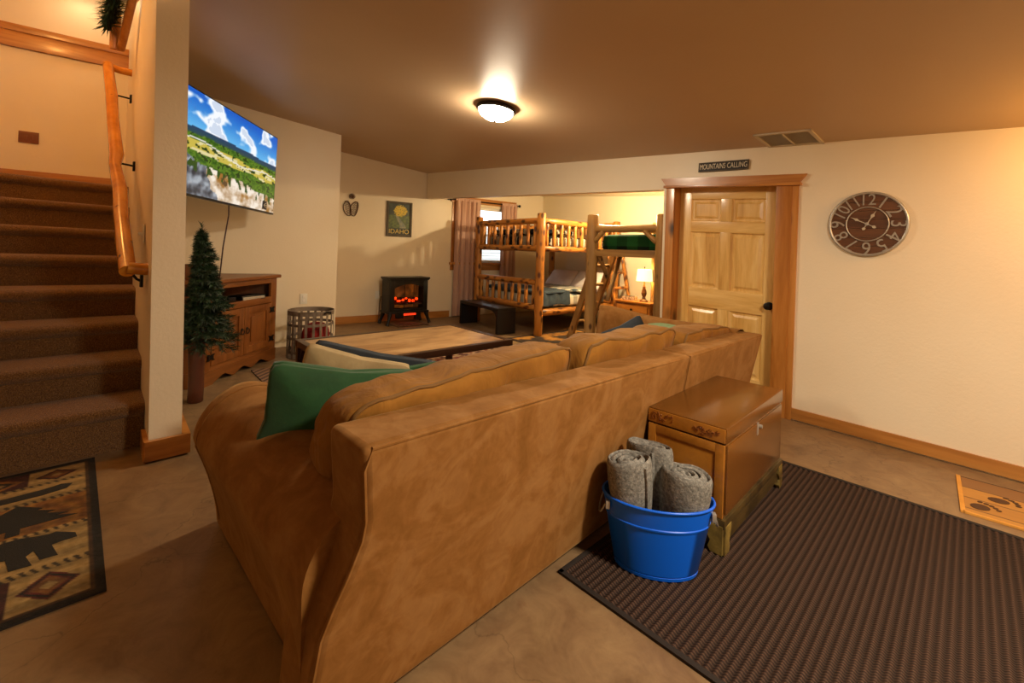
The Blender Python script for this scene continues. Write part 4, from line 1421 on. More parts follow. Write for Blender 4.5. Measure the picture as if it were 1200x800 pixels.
zt = 1.40
nb = 210
for i in range(nb):
    t = (i / nb) ** 0.85
    z = 1.34 - t * 0.86
    R = 0.025 + 0.27 * t ** 0.8
    a = i * 2.399 + rnd.uniform(-0.3, 0.3)
    L = R * rnd.uniform(0.75, 1.1) * (1 - 0.78 * max(0.0, -math.sin(a)))
    d = Vector((math.cos(a), math.sin(a), rnd.uniform(-0.45, 0.10))).normalized()
    p = Vector((0, 0, z))
    sprig(p, d, L, int(30 + L * 190), 0.036)
    for s_ in (-1, 1):
        d2 = (d + Vector((-d.y, d.x, 0)) * s_ * 0.8).normalized()
        sprig(p + d * L * 0.55, d2, L * 0.45, int(10 + L * 70), 0.032)
sprig(Vector((0, 0, 1.28)), Vector((0, 0, 1)), 0.13, 50, 0.03)
mb.build('foliage', 'needle', tr, 0, kind='stuff')

# ---------------------------------------------------------------- metal strap basket with a red blanket
bs = thing('strap_basket', 'round grey metal strap basket against the wall', 'basket', (-5.13, 2.19, 0), 20)
BR_, BHT = 0.232, 0.53
for z, r in ((0.06, 0.0), (0.21, 0.004), (0.36, 0.007)):
    mb = MB().lathe([(BR_ + r, z), (BR_ + r, z + 0.03), (BR_ + r - 0.003, z + 0.03), (BR_ + r - 0.003, z), (BR_ + r, z)], 40, caps=False)
    mb.build('hoop', 'grey_metal', bs)
MB().lathe([(BR_ + 0.011, BHT - 0.05), (BR_ + 0.013, BHT), (BR_ + 0.008, BHT), (BR_ + 0.006, BHT - 0.05), (BR_ + 0.011, BHT - 0.05)], 40, caps=False).build('rim_band', 'grey_metal', bs)
for i in range(20):
    a = 2 * PI * i / 20
    mb = MB().box((-0.0135, -0.0015, 0.0), (0.0135, 0.0015, BHT - 0.01), mtx=Matrix.Rotation(a, 4, 'Z') @ Matrix.Translation((0, -(BR_ + 0.012), 0)))
    mb.build('strap', 'grey_metal', bs, 0)
MB().lathe([(0.0, 0.0), (BR_ + 0.008, 0.0), (BR_ + 0.008, 0.008), (0, 0.008)], 32, caps=False).build('base_disc', 'grey_metal', bs)
for s_ in (-1, 1):
    MB().tube([(s_ * (BR_ + 0.012), -0.05, BHT - 0.03), (s_ * (BR_ + 0.028), -0.03, BHT - 0.012), (s_ * (BR_ + 0.03), 0.03, BHT - 0.012), (s_ * (BR_ + 0.012), 0.05, BHT - 0.03)], 0.009, 8).build('side_handle', 'iron', bs, 60)
t = thing('fleece_blanket', 'red fleece blanket rolled inside the strap basket', 'blanket', (-5.13, 2.19, 0.012), 40)
MB().puff((0.06, 0, 0.19), (0.26, 0.34, 0.37), 0.5, 14, 0.5, wob=0.03, seed=3).build('blanket_body', 'red', t, 180)

# ---------------------------------------------------------------- things on the left wall
ss = thing('snowshoe_ornament', 'pair of small wire snowshoes hung on the left wall', 'wall ornament', (0, 0, 0))
ss.matrix_world = WB.mtx(-1.32, -0.012, 1.78)
for sx_, an in ((0.055, 0.20), (-0.055, -0.20)):
    mt = Matrix.Translation((sx_, 0, 0.10)) @ Matrix.Rotation(an, 4, 'Y')
    outl = []
    for q in range(25):
        a = 2 * PI * q / 24
        w = 0.058 * (1 + 0.25 * math.sin(-a))
        outl.append(mt @ Vector((w * math.sin(a) if True else 0, 0, -0.12 * math.cos(a))))
    sh = MB().tube(outl, 0.007, 6, caps=False).build('frame', 'snow', ss, 60)
    mb = MB()
    for q in range(-4, 5):
        z = q * 0.024
        w = 0.052 * math.sqrt(max(0.02, 1 - (z / 0.12) ** 2))
        mb.tube([mt @ Vector((-w, 0, z)), mt @ Vector((w, 0, z + 0.03))], 0.0025, 4)
        mb.tube([mt @ Vector((-w, 0, z + 0.03)), mt @ Vector((w, 0, z))], 0.0025, 4)
    mb.build('webbing', 'snow', sh, 0)
mb = MB()
for q in range(14):
    a = q * 2 * PI / 14
    mb.tube([(0, -0.01, 0.30), (0.05 * math.cos(a), -0.02, 0.30 + 0.045 * math.sin(a))], 0.006, 5)
mb.build('bow', 'snow', ss, 60)

po = thing('framed_poster', 'framed Idaho travel poster on the left wall above the stove', 'picture', (0, 0, 0))
po.matrix_world = WB.mtx(-0.728, -0.004, 1.462)
PW_, PH_ = 0.462, 0.606
for a0, a1, z0, z1 in ((0, 0.036, 0, PH_), (PW_ - 0.036, PW_, 0, PH_), (0.036, PW_ - 0.036, 0, 0.036), (0.036, PW_ - 0.036, PH_ - 0.036, PH_)):
    MB().box((a0, -0.028, z0), (a1, 0.002, z1), 0.004).build('frame_side', 'picture_frame', po)


def poster(u, v):
    x, y = u, v * 1.35
    c = mixc(rgb('#1c2418'), rgb('#2c3824'), 0.5 + 0.5 * nz(x * 6, y * 6))
    tx, ty = (u - 0.55) / 0.30, (v - 0.76) / 0.17
    if tx * tx + ty * ty < 1 + 0.5 * nz(x * 16, y * 16):
        c = rgb('#d8b828') if nz(x * 14, y * 20, 3) > -0.25 else rgb('#8a7a1c')
    elif v > 0.62:
        c = mixc(rgb('#27301e'), rgb('#6a7450'), max(0, nz(x * 5, y * 5, 2)))
    elif v > 0.22:
        c = mixc(rgb('#2e3c1e'), rgb('#7c8a3a'), 0.5 + 0.5 * nz(x * 10, y * 14, 5))
        if abs(u - 0.52 - 0.15 * math.sin(v * 7)) < 0.05 + (0.6 - v) * 0.25:
            c = mixc(rgb('#5a6a6a'), rgb('#b8a878'), 0.5 + 0.5 * nz(x * 8, y * 12, 6))
    if 0.05 > v:
        c = rgb('#20241a')
    return c


painted('poster_print', PW_ - 0.06, PH_ - 0.06, 0.008, poster, 'print', po, 0.0, Matrix.Translation((0.03, -0.010, 0.03)) @ Matrix.Rotation(PI / 2, 4, 'X'))
vs, fs = text_mesh('IDAHO', 0.112, 0.001, Matrix.Translation((PW_ / 2, -0.012, 0.085)) @ Matrix.Rotation(PI / 2, 4, 'X') @ Matrix.Diagonal((1.05, 1.0, 1, 1)))
MB().add(vs, fs).build('poster_lettering', plain('poster_yellow', '#e0c060', 0.6), po, 0)


def outlet(label, mtx):
    o = thing('wall_outlet', label, 'outlet', (0, 0, 0))
    o.matrix_world = mtx
    MB().box((-0.042, -0.006, -0.065), (0.042, 0.002, 0.065), 0.003).build('cover_plate', 'white', o)
    for z in (-0.026, 0.026):
        MB().box((-0.017, -0.009, z - 0.017), (0.017, -0.004, z + 0.017), 0.003).build('socket', 'win_white', o)


outlet('white wall outlet beside the electric stove', WB.mtx(-0.83, -0.003, 0.455))
outlet('white wall outlet above the strap basket', WT.mtx(-0.40, -0.003, 0.585))

# ---------------------------------------------------------------- electric stove
sv = thing('electric_stove', 'black electric stove heater with glowing embers on curved legs', 'stove', (-6.365, 4.285, 0.008), -7.0, (1.1, 0.98, 1.06))
# local +x faces the room, y along the wall
YB, XF, XB, ZB, ZT_ = 0.355, 0.115, -0.15, 0.195, 0.70
mb = MB()
mb.box((XB, -YB, ZB), (XB + 0.02, YB, ZT_))
mb.box((XB, -YB, ZB), (XF - 0.01, -YB + 0.02, ZT_)); mb.box((XB, YB - 0.02, ZB), (XF - 0.01, YB, ZT_))
mb.build('body', 'stove', sv)
MB().box((XB - 0.01, -YB - 0.02, ZB - 0.025), (XF + 0.025, YB + 0.02, ZB + 0.008), 0.008).build('base_plate', 'stove', sv)
MB().box((XB - 0.015, -YB - 0.025, ZT_), (XF + 0.03, YB + 0.025, ZT_ + 0.032), 0.012).build('top_plate', 'stove', sv)
MB().box((XB - 0.005, -YB - 0.012, ZT_ - 0.018), (XF + 0.015, YB + 0.012, ZT_), 0.005).build('top_moulding', 'stove', sv)
fd = MB()
W0, W1, Z0, Z1 = -0.265, 0.265, 0.245, 0.625
fd.box((XF - 0.012, -YB + 0.005, ZB + 0.008), (XF + 0.008, W0, ZT_ - 0.018), 0.004)
fd.box((XF - 0.012, W1, ZB + 0.008), (XF + 0.008, YB - 0.005, ZT_ - 0.018), 0.004)
fd.box((XF - 0.012, W0, ZB + 0.008), (XF + 0.008, W1, Z0), 0.004)
fd.prism([(W0, ZT_ - 0.018), (W0, Z1 - 0.06)] + [(W0 + (W1 - W0) * q / 10, Z1 - 0.06 + 0.06 * math.sin(PI * q / 10)) for q in range(1, 10)] + [(W1, Z1 - 0.06), (W1, ZT_ - 0.018)], lambda y, z: (XF - 0.012, y, z), lambda y, z: (XF + 0.008, y, z))
fdo = fd.build('door_frame', 'stove', sv)
MB().box((XF - 0.004, W0, Z0), (XF - 0.001, W1, Z1)).build('glass_pane', 'glass', fdo, 0)
mb = MB()
for y in (W0 + 0.18, W1 - 0.18):
    mb.box((XF + 0.002, y - 0.004, Z0), (XF + 0.008, y + 0.004, Z1 - 0.01))
mb.build('glazing_bar', 'stove', fdo, 0)
MB().box((XB + 0.02, W0 - 0.05, Z0 - 0.02), (XB + 0.03, W1 + 0.05, Z1 + 0.02)).build('firebox_back', 'firebox', sv, 0)
rnd = random.Random(8)
for q in range(4):
    y = -0.17 + q * 0.11
    MB().log((-0.02, y - 0.08, 0.365 + 0.02 * (q % 2)), (0.03, y + 0.09, 0.385 - 0.02 * (q % 2)), 0.028, 8, 0.15, 4, q).build('ember_log', 'ember_log', sv, 60)
for q in range(7):
    y = -0.21 + q * 0.066 + rnd.uniform(-0.01, 0.01)
    MB().puff((0.05, y, 0.37 + rnd.uniform(-0.025, 0.035)), (0.05, rnd.uniform(0.03, 0.07), rnd.uniform(0.02, 0.05)), 0.6, 5, 0.6, wob=0.15, seed=q).build('ember', 'ember', sv, 60)
MB().box((XB + 0.04, W0, 0.30), (0.08, W1, 0.335), 0.01).build('ember_bed', 'ember_log', sv)
MB().box((0.03, -0.08, 0.125), (0.075, 0.165, 0.165), 0.004).build('heater_vent', 'heater', sv)
mb = MB(); mb.box((0.04, -0.20, 0.09), (0.10, -0.08, 0.17), 0.004); mb.box((0.0, 0.165, 0.05), (0.08, 0.24, 0.17), 0.004)
for q in range(5):
    mb.box((0.075, -0.08, 0.127 + q * 0.009), (0.082, 0.165, 0.129 + q * 0.009))
mb.build('vent_housing', 'stove', sv)
for sx_, sy_ in ((0, -1), (0, 1), (1, -1), (1, 1)):
    x = XF - 0.01 if sx_ else XB + 0.03
    y = sy_ * (YB - 0.02)
    dx = 0.03 if sx_ else -0.02
    MB().tube([(x, y, ZB - 0.01), (x + dx * 0.3, y + sy_ * 0.004, 0.15), (x + dx * 0.7, y + sy_ * 0.022, 0.09), (x + dx, y + sy_ * 0.045, 0.03), (x + dx * 1.2, y + sy_ * 0.055, 0.0)], [0.04, 0.036, 0.026, 0.024, 0.03], 8).build('leg', 'stove', sv, 60)
MB().tube([(XB + 0.0, -YB - 0.01, 0.42), (XB - 0.02, -YB - 0.03, 0.30), (XB - 0.02, -YB - 0.03, 0.12), (XB, -YB - 0.05, 0.01)], 0.006, 6).build('power_cord', 'black', sv, 60)

# ---------------------------------------------------------------- curtains and rod
rd = thing('curtain_rod', 'dark curtain rod with round finial above the alcove window', 'curtain rod', (0, 0, 0))
rd.matrix_world = WB.mtx(0, 0, 0)
MB().tube([(0.42, -0.075, 2.215), (2.08, -0.075, 2.215)], 0.011, 8).build('rod', 'iron', rd, 60)
for a in (0.42, 2.09):
    MB().lathe([(0.0, -0.03), (0.02, -0.022), (0.028, 0.0), (0.02, 0.022), (0.0, 0.03)], 12, (a, -0.075, 2.215), caps=False).build('finial', 'iron', rd, 60)
for a in (0.50, 2.03):
    MB().box((a - 0.012, -0.08, 2.19), (a + 0.012, 0.0, 2.215), 0.003).build('rod_bracket', 'iron', rd)


def curtain(label, a0, a1, z0, folds, spread=0.0):
    o = thing('curtain', label, 'curtain', (0, 0, 0))
    o.matrix_world = WB.mtx(0, 0, 0)
    def fn(u, v):
        z = z0 + (2.235 - z0) * v
        w = 1 + spread * (1 - v)
        a = a0 + (a1 - a0) * u * w
        ph = u * folds * 2 * PI + 0.6 * nz(u * 3, v * 1.5)
        d = -0.07 + (0.030 + 0.014 * (1 - v)) * math.sin(ph) + 0.010 * math.sin(ph * 2.3 + v * 3)
        if v > 0.985:
            d *= 1.0
        return (a + 0.012 * math.cos(ph), d, z)
    MB().grid(fn, int(folds * 14) + 1, 24).build('cloth', 'curtain', o, 180)
    mb = MB()
    for k_ in range(2):
        mb.grid(lambda u, v: (a0 + (a1 - a0) * u, -0.075 + (0.016 if k_ else -0.016) + 0.004 * math.sin(u * folds * 20), 2.195 + 0.05 * v), 40, 3)
    mb.build('rod_pocket', 'curtain', o, 180)


curtain('pink beige curtain at the left of the alcove window', 0.575, 1.12, 0.02, 5, -0.0)
curtain('pink beige curtain at the right of the alcove window', 1.64, 2.02, 0.02, 4)

# ---------------------------------------------------------------- bench and coffee table
bn = thing('bench', 'low black waterfall bench at the foot of the log bunk bed', 'bench', (-5.81, 5.015, 0.009), -11.4)
BL_, BD_, BT_ = 1.17, 0.33, 0.395
MB().box((0, 0, BT_ - 0.05), (BL_, BD_, BT_), 0.004).build('seat', 'black_wood', bn)
MB().box((0.0, 0, 0), (0.055, BD_, BT_ - 0.05), 0.003).build('leg_panel', 'black_wood', bn)
MB().box((BL_ - 0.055, 0, 0), (BL_, BD_, BT_ - 0.05), 0.003).build('leg_panel', 'black_wood', bn)
MB().prism([(BL_ - 0.055, BT_ - 0.05), (BL_ - 0.20, BT_ - 0.05), (BL_ - 0.11, BT_ - 0.085), (BL_ - 0.055, BT_ - 0.16)], lambda x, z: (x, 0.01, z), lambda x, z: (x, BD_ - 0.01, z)).build('corner_brace', 'black_wood', bn, 0)

ct = thing('coffee_table', 'long coffee table with a worn brown top and dark frame', 'coffee table', (-3.40, 2.335, 0.009), -5.2)
TW, TL, TZ = 0.515, 0.815, 0.435
MB().box((-TW + 0.055, -TL + 0.055, TZ - 0.03), (TW - 0.055, TL - 0.055, TZ - 0.004), 0.003).build('tabletop', 'table', ct)
for a, b in (((-TW, -TL, TZ - 0.055), (-TW + 0.055, TL, TZ)), ((TW - 0.055, -TL, TZ - 0.055), (TW, TL, TZ)), ((-TW + 0.055, -TL, TZ - 0.055), (TW - 0.055, -TL + 0.055, TZ)), ((-TW + 0.055, TL - 0.055, TZ - 0.055), (TW - 0.055, TL, TZ))):
    MB().box(a, b, 0.004).build('frame_rail', 'frame', ct)
for sx_ in (-1, 1):
    for sy_ in (-1, 1):
        x, y = sx_ * (TW - 0.035), sy_ * (TL - 0.035)
        MB().box((x - 0.028, y - 0.028, 0), (x + 0.028, y + 0.028, TZ - 0.055), 0.004).build('leg', 'frame', ct)
        br = [(0.028, TZ - 0.055), (0.16, TZ - 0.055), (0.10, TZ - 0.075), (0.055, TZ - 0.12), (0.028, TZ - 0.20)]
        MB().prism(br, lambda q, z: (x - 0.012, y - sy_ * q, z), lambda q, z: (x + 0.012, y - sy_ * q, z)).build('corner_brace', 'frame', ct, 0)
        MB().prism(br, lambda q, z: (x - sx_ * q, y - 0.012, z), lambda q, z: (x - sx_ * q, y + 0.012, z)).build('corner_brace', 'frame', ct, 0)

# ---------------------------------------------------------------- back wall: clock, sign, vent, ceiling light
ck = thing('wall_clock', 'round plank wall clock with metal numerals beside the door', 'clock', (0, 0, 0))
ck.matrix_world = WF.mtx(1.594, -0.006, 1.566)
CR = 0.226
mb = MB()
NP = 7
ph = 2 * CR / NP
for i in range(NP):
    z0, z1 = -CR + i * ph + 0.0015, -CR + (i + 1) * ph - 0.0015
    pts = []
    for q in range(9):
        z = z0 + (z1 - z0) * q / 8
        pts.append((math.sqrt(max(0, (CR - 0.004) ** 2 - z * z)), z))
    poly = pts + [(-x, z) for x, z in reversed(pts)]
    MB().prism(poly, lambda x, z: (x, -0.012 - 0.001 * (i % 2), z), lambda x, z: (x, 0.0, z)).build('plank', 'clock_wood', ck, 0)


def ring_mesh(r, th, y, n=64):
    b = MB().tube([(r * math.cos(2 * PI * q / n), y, r * math.sin(2 * PI * q / n)) for q in range(n + 1)], th, 8, caps=False)
    return b


b = ring_mesh(CR, 0.010, -0.014); b.build('rim', 'silver', ck, 60)
ring_mesh(CR * 0.545, 0.0045, -0.018).build('inner_ring', 'silver', ck, 60)
for h_ in range(1, 13):
    a = h_ * PI / 6
    r = CR * 0.765
    mt = Matrix.Rotation(PI / 2, 4, 'X') @ Matrix.Translation((r * math.sin(a), r * math.cos(a), 0.016)) @ Matrix.Rotation(-a, 4, 'Z') @ Matrix.Diagonal((1.0, 1.15, 1, 1))
    vs, fs = text_mesh(str(h_), 0.115 if h_ < 10 else 0.10, 0.002, mt)
    MB().add(vs, fs).build('numeral', 'silver', ck, 0)


def hand(name, ang, L, tail, wd):
    mb = MB()
    mt = Matrix.Rotation(PI / 2, 4, 'X') @ Matrix.Rotation(-ang, 4, 'Z')
    pr = [(-0.002, -tail), (-0.010, -tail * 0.85), (-0.010, -tail * 0.7), (-0.0025, -tail * 0.55), (-0.003, L * 0.45), (-wd, L * 0.62), (-0.003, L * 0.75), (0, L), (0.003, L * 0.75), (wd, L * 0.62), (0.003, L * 0.45), (0.0025, -tail * 0.55), (0.010, -tail * 0.7), (0.010, -tail * 0.85), (0.002, -tail)]
    mb.prism(pr, lambda x, y: mt @ Vector((x, y, 0.020)), lambda x, y: mt @ Vector((x, y, 0.023)))
    mb.build(name, plain('hand_cream', '#c8bca4', 0.4, 0.3), ck, 0)


hand('minute_hand', math.radians(-62), 0.115, 0.06, 0.010)
hand('hour_hand', math.radians(28), 0.11, 0.05, 0.012)
b = MB().lathe([(0.0, 0), (0.012, 0), (0.012, 0.006), (0, 0.008)], 16, caps=False); b.v = [(x, -0.02 - z, y) for x, y, z in b.v]; b.build('hand_hub', 'silver', ck)

sg = thing('wooden_sign', 'small dark sign reading MOUNTAINS ARE CALLING above the door', 'sign', (0, 0, 0))
sg.matrix_world = WF.mtx(0.537, -0.003, 2.118) @ Matrix.Rotation(math.radians(2.6), 4, 'Y')
MB().box((-0.222, -0.016, -0.043), (0.222, 0.0, 0.043), 0.002).build('board', 'sign_black', sg)
for a, b in (((-0.222, -0.019, 0.036), (0.222, -0.014, 0.043)), ((-0.222, -0.019, -0.043), (0.222, -0.014, -0.036)), ((-0.222, -0.019, -0.036), (-0.214, -0.014, 0.036)), ((0.214, -0.019, -0.036), (0.222, -0.014, 0.036))):
    MB().box(a, b).build('edge_strip', 'picture_frame', sg, 0)
Rx = Matrix.Rotation(PI / 2, 4, 'X')
for tx, cx_, sz, sxx in (('MOUNTAINS', -0.092, 0.068, 0.60), ('CALLING', 0.128, 0.068, 0.62)):
    vs, fs = text_mesh(tx, sz, 0.001, Matrix.Translation((cx_, -0.0175, 0.0)) @ Rx @ Matrix.Diagonal((sxx, 1.0, 1, 1)))
    MB().add(vs, fs).build('lettering', 'sign_letter', sg, 0)
vs, fs = text_mesh('ARE', 0.03, 0.001, Matrix.Translation((0.026, -0.0175, 0.0)) @ Rx @ Matrix.Diagonal((0.55, 1.0, 1, 1)))
MB().add(vs, fs).build('lettering', 'picture_frame', sg, 0)

NC = Vector((0.079, 0.0827, 1.0)).normalized()


def ceil_mtx(x, y, ex):
    ez = NC
    ex = Vector(ex); ex = (ex - ez * ex.dot(ez)).normalized()
    ey = ez.cross(ex)
    m = Matrix((ex, ey, ez)).transposed().to_4x4()
    m.translation = Vector((x, y, ceil_z(x, y)))
    return m


vt = thing('ceiling_vent', 'white louvred ceiling vent above the door', 'vent', (0, 0, 0))
vt.matrix_world = ceil_mtx(-0.79, 4.01, (0.9942, -0.1077, 0))
VW, VD = 0.20, 0.175
for a, b in (((-VW, -VD, -0.012), (VW, -VD + 0.025, 0)), ((-VW, VD - 0.025, -0.012), (VW, VD, 0)), ((-VW, -VD, -0.012), (-VW + 0.025, VD, 0)), ((VW - 0.025, -VD, -0.012), (VW, VD, 0)), ((-0.006, -VD, -0.012), (0.006, VD, -0.002))):
    MB().box(a, b, 0.002).build('frame_bar', 'vent', vt)
for i in range(13):
    y = -VD + 0.035 + i * (2 * VD - 0.07) / 12
    MB().box((-VW + 0.02, -0.010, -0.001), (VW - 0.02, 0.010, 0.001), mtx=Matrix.Translation((0, y, -0.007)) @ Matrix.Rotation(math.radians(14), 4, 'X')).build('louvre', 'vent', vt, 0)
MB().box((-VW + 0.01, -VD + 0.01, -0.0015), (VW - 0.01, VD - 0.01, -0.0005)).build('duct_plate', plain('vent_back', '#c0b294', 0.7), vt, 0)

LX, LY = -2.69, 2.655
cl = thing('ceiling_light', 'round flush ceiling light with bronze rim and lit glass dome', 'ceiling light', (0, 0, 0))
cl.matrix_world = ceil_mtx(LX, LY, (1, 0, 0))
MB().lathe([(0.0, 0.0), (0.150, 0.0), (0.168, -0.012), (0.172, -0.030), (0.160, -0.040), (0.140, -0.040), (0.0, -0.02)], 40, caps=False).build('rim', 'bronze', cl)
MB().lathe([(0.150, -0.036), (0.146, -0.052), (0.128, -0.078), (0.095, -0.100), (0.05, -0.113), (0.0, -0.116)], 40, caps=False).build('glass_dome', 'dome', cl, 180)
MB().lathe([(0.0, -0.112), (0.011, -0.114), (0.012, -0.124), (0.006, -0.134), (0.0, -0.136)], 16, caps=False).build('finial', 'bronze', cl)

# ---------------------------------------------------------------- log bunk bed
bk1 = thing('log_bunk_bed', 'knotty golden log bunk bed with spindle rails in the alcove', 'bunk bed', (-4.245, 5.232, 0.009), -7.2)
# local origin at the near right post; -x to the left post, +y to the far end
BW, BLN = 1.60, 1.86
for x, y, r in ((0, 0, 0.068), (-BW, 0, 0.062), (0, BLN, 0.062), (-BW, BLN, 0.062)):
    MB().log((x, y, 0), (x, y, 1.86), r, 12, 0.05, 7, int(10 + x * 3 + y)).build('post', 'log', bk1, 60)


def spindle_rail(z0, z1, p0, p1, n, matl, seed, zr0=0.0, zr1=0.0):
    P0, P1 = Vector(p0), Vector(p1)
    up_ = Vector((0, 0, 1))
    MB().log(P0 + up_ * z1, P1 + up_ * (z1 + zr1), 0.048, 10, 0.08, 6, seed).build('top_rail', matl, bk1, 60)
    MB().log(P0 + up_ * z0, P1 + up_ * (z0 + zr0), 0.048, 10, 0.08, 6, seed + 1).build('bottom_rail', matl, bk1, 60)
    for i in range(n):
        t = (i + 0.75) / (n + 0.5)
        q = P0.lerp(P1, t)
        MB().log(q + up_ * (z0 + 0.02), q + up_ * (z1 - 0.02), 0.029, 8, 0.10, 4, seed * 7 + i).build('spindle', 'log', bk1, 60)


for z0, z1, sd in ((0.42, 0.80, 1), (1.325, 1.745, 3)):
    spindle_rail(z0, z1, (-BW, 0, 0), (0, 0, 0), 9, 'log_x', sd)
    spindle_rail(z0, z1 + 0.05, (-BW, BLN, 0), (0, BLN, 0), 8, 'log_x', sd + 30)
spindle_rail(1.325, 1.745, (0, 0, 0), (0, BLN, 0), 11, 'log_y', 60)
spindle_rail(1.325, 1.745, (-BW, 0, 0), (-BW, BLN, 0), 11, 'log_y', 70)
MB().log((0, 0, 0.345), (0, BLN, 0.345), 0.052, 10, 0.06, 6, 80).build('side_rail', 'log_y', bk1, 60)
MB().log((-BW, 0, 0.345), (-BW, BLN, 0.345), 0.052, 10, 0.06, 6, 81).build('side_rail', 'log_y', bk1, 60)
for z in (0.36, 1.30):
    MB().box((-BW + 0.05, 0.05, z), (-0.05, BLN - 0.05, z + 0.03)).build('slat_deck', 'log_y', bk1, 0)
b1m = Matrix.Translation((-4.245, 5.232, 0.009)) @ Matrix.Rotation(math.radians(-7.2), 4, 'Z')


def bedding(name, label, cat, base, lo, hi, mat, rot, seed=0, e=0.22, wob=0.012, puff=0.05):
    o = thing(name, label, cat, base @ Vector((lo[0], lo[1], lo[2])), rot)
    s_ = [h - l for l, h in zip(lo, hi)]
    MB().puff((s_[0] / 2, s_[1] / 2, s_[2] / 2), s_, puff, 14, e, wob=wob, seed=seed).build('cover' if cat != 'mattress' else 'ticking', mat, o, 180)
    return o


bedding('mattress', 'mattress under dark plaid bedding on the upper bunk', 'mattress', b1m, (-BW + 0.07, 0.07, 1.332), (-0.07, BLN - 0.07, 1.53), 'plaid_dark', -7.2, 1)
bedding('mattress', 'mattress under cream plaid bedding on the lower bunk', 'mattress', b1m, (-BW + 0.07, 0.07, 0.392), (-0.06, BLN - 0.07, 0.60), 'plaid_grey', -7.2, 2)
bl = bedding('bed_blanket', 'slate blue blanket over the foot of the lower bunk', 'blanket', b1m, (-BW + 0.06, 0.06, 0.602), (-0.045, 0.80, 0.665), 'quilt_grey', -7.2, 3, 0.3, 0.02)
MB().grid(lambda u, v: (BW - 0.125 + 0.028 * math.sin(v * PI * 0.5) + 0.012 * math.sin(u * 17), 0.04 + 0.66 * u, 0.05 - 0.21 * v - 0.012 * math.sin(u * 9) * v), 24, 8).build('hanging_edge', 'quilt_grey', bl, 180)
bedding('comforter', 'dark plaid comforter heaped on the upper bunk', 'blanket', b1m, (-BW + 0.08, 0.09, 1.532), (-0.08, 1.0, 1.65), 'plaid_dark', -7.2, 5, 0.35, 0.04, 0.2)
bedding('comforter', 'cream plaid comforter spread over the lower bunk', 'blanket', b1m, (-BW + 0.08, 0.82, 0.602), (-0.04, 1.40, 0.68), 'plaid_grey', -7.2, 6, 0.35, 0.03, 0.15)
for i, (x, lab) in enumerate(((-1.02, 'pale pillow leaning at the left head of the lower bunk'), (-0.36, 'pale pillow leaning at the right head of the lower bunk'))):
    o = thing('bed_pillow', lab, 'pillow', b1m @ Vector((x, BLN - 0.30, 0.775)), 0)
    o.rotation_euler = (math.radians(-42), 0, math.radians(-7.2))
    def cr(p, sx=0.64, sz=0.40):
        r = max(abs(p.x) / (sx / 2), abs(p.z) / (sz / 2))
        p.y *= max(0.12, 1 - 0.7 * min(1, r) ** 3)
        return p
    MB().puff((0, 0, 0), (0.64, 0.17, 0.40), 0.0, 14, 0.14, crown=cr, wob=0.02, seed=i).build('pillowcase', 'pillow', o, 180)

# ladder at the far end of the bunk
ld = thing('bunk_ladder', 'short log ladder leaning on the far end of the log bunk', 'ladder', b1m @ Vector((0.02, 1.46, 0)), -7.2)
for y, sd in ((0.0, 1), (0.36, 2)):
    MB().log((0.40, y * 1.15, 0), (0.115, y, 1.36), 0.030, 8, 0.06, 5, sd).build('ladder_rail', 'log', ld, 60)
for i in range(5):
    t = 0.14 + i * 0.19
    x = 0.40 + (0.115 - 0.40) * t
    MB().log((x, -0.02, 1.36 * t), (x, 0.42, 1.36 * t), 0.024, 8, 0.06, 3, 5 + i).build('rung', 'log_y', ld, 60)

# ---------------------------------------------------------------- loft bed
lf = thing('loft_bed', 'greyish log loft bed frame nearer the door', 'loft bed', (-3.265, 5.125, 0.009), -6.5)
FW, FL = 1.03, 1.60
for x, y, r in ((0, 0, 0.078), (FW, 0, 0.070), (0, FL, 0.070), (FW, FL, 0.070)):
    MB().log((x, y, 0), (x, y, 1.80 if x == 0 else 1.765), r, 12, 0.05, 7, int(40 + x * 3 + y)).build('post', 'loft', lf, 60)
for y, sd in ((0, 1), (FL, 5)):
    MB().log((0, y, 1.60), (FW, y, 1.60), 0.047, 10, 0.08, 6, sd).build('top_rail', 'loft_x', lf, 60)
    MB().box((0.0, y - 0.03, 1.245), (FW, y + 0.03, 1.335), 0.01).build('end_board', 'loft_x', lf)
for x, sd in ((0, 11), (FW, 12)):
    MB().log((x, 0, 1.64), (x, FL, 1.66), 0.040, 10, 0.08, 6, sd).build('guard_rail', 'loft_x', lf, 60)
    MB().box((x - 0.03, 0, 1.245), (x + 0.03, FL, 1.335), 0.01).build('side_board', 'loft_x', lf)
for (a, b) in (((0.05, -0.02, 1.43), (0.20, -0.02, 1.57)), ((FW - 0.05, -0.02, 1.43), (FW - 0.22, -0.02, 1.57))):
    MB().log(a, b, 0.032, 8, 0.06, 4, 3).build('corner_brace', 'loft_x', lf, 60)
MB().log((0.04, 0.30, 0.95), (0.10, 0.02, 1.27), 0.030, 8, 0.05, 4, 9).build('corner_brace', 'loft', lf, 60)
MB().log((0.02, 0.34, 0.62), (0.02, 0.62, 1.27), 0.034, 8, 0.05, 4, 9).build('long_brace', 'loft', lf, 60)
MB().box((0.03, 0.03, 1.262), (FW - 0.03, FL - 0.03, 1.285)).build('slat_deck', 'loft_x', lf, 0)
lfm = Matrix.Translation((-3.265, 5.125, 0.009)) @ Matrix.Rotation(math.radians(-6.5), 4, 'Z')
bedding('mattress', 'mattress under dark green plaid bedding on the loft bed', 'mattress', lfm, (0.05, 0.045, 1.287), (FW - 0.05, FL - 0.05, 1.545), 'plaid_green', -6.5, 7, 0.25, 0.015)
ll = thing('loft_ladder', 'plain wooden ladder leaning against the loft bed post', 'ladder', (0, 0, 0.009))
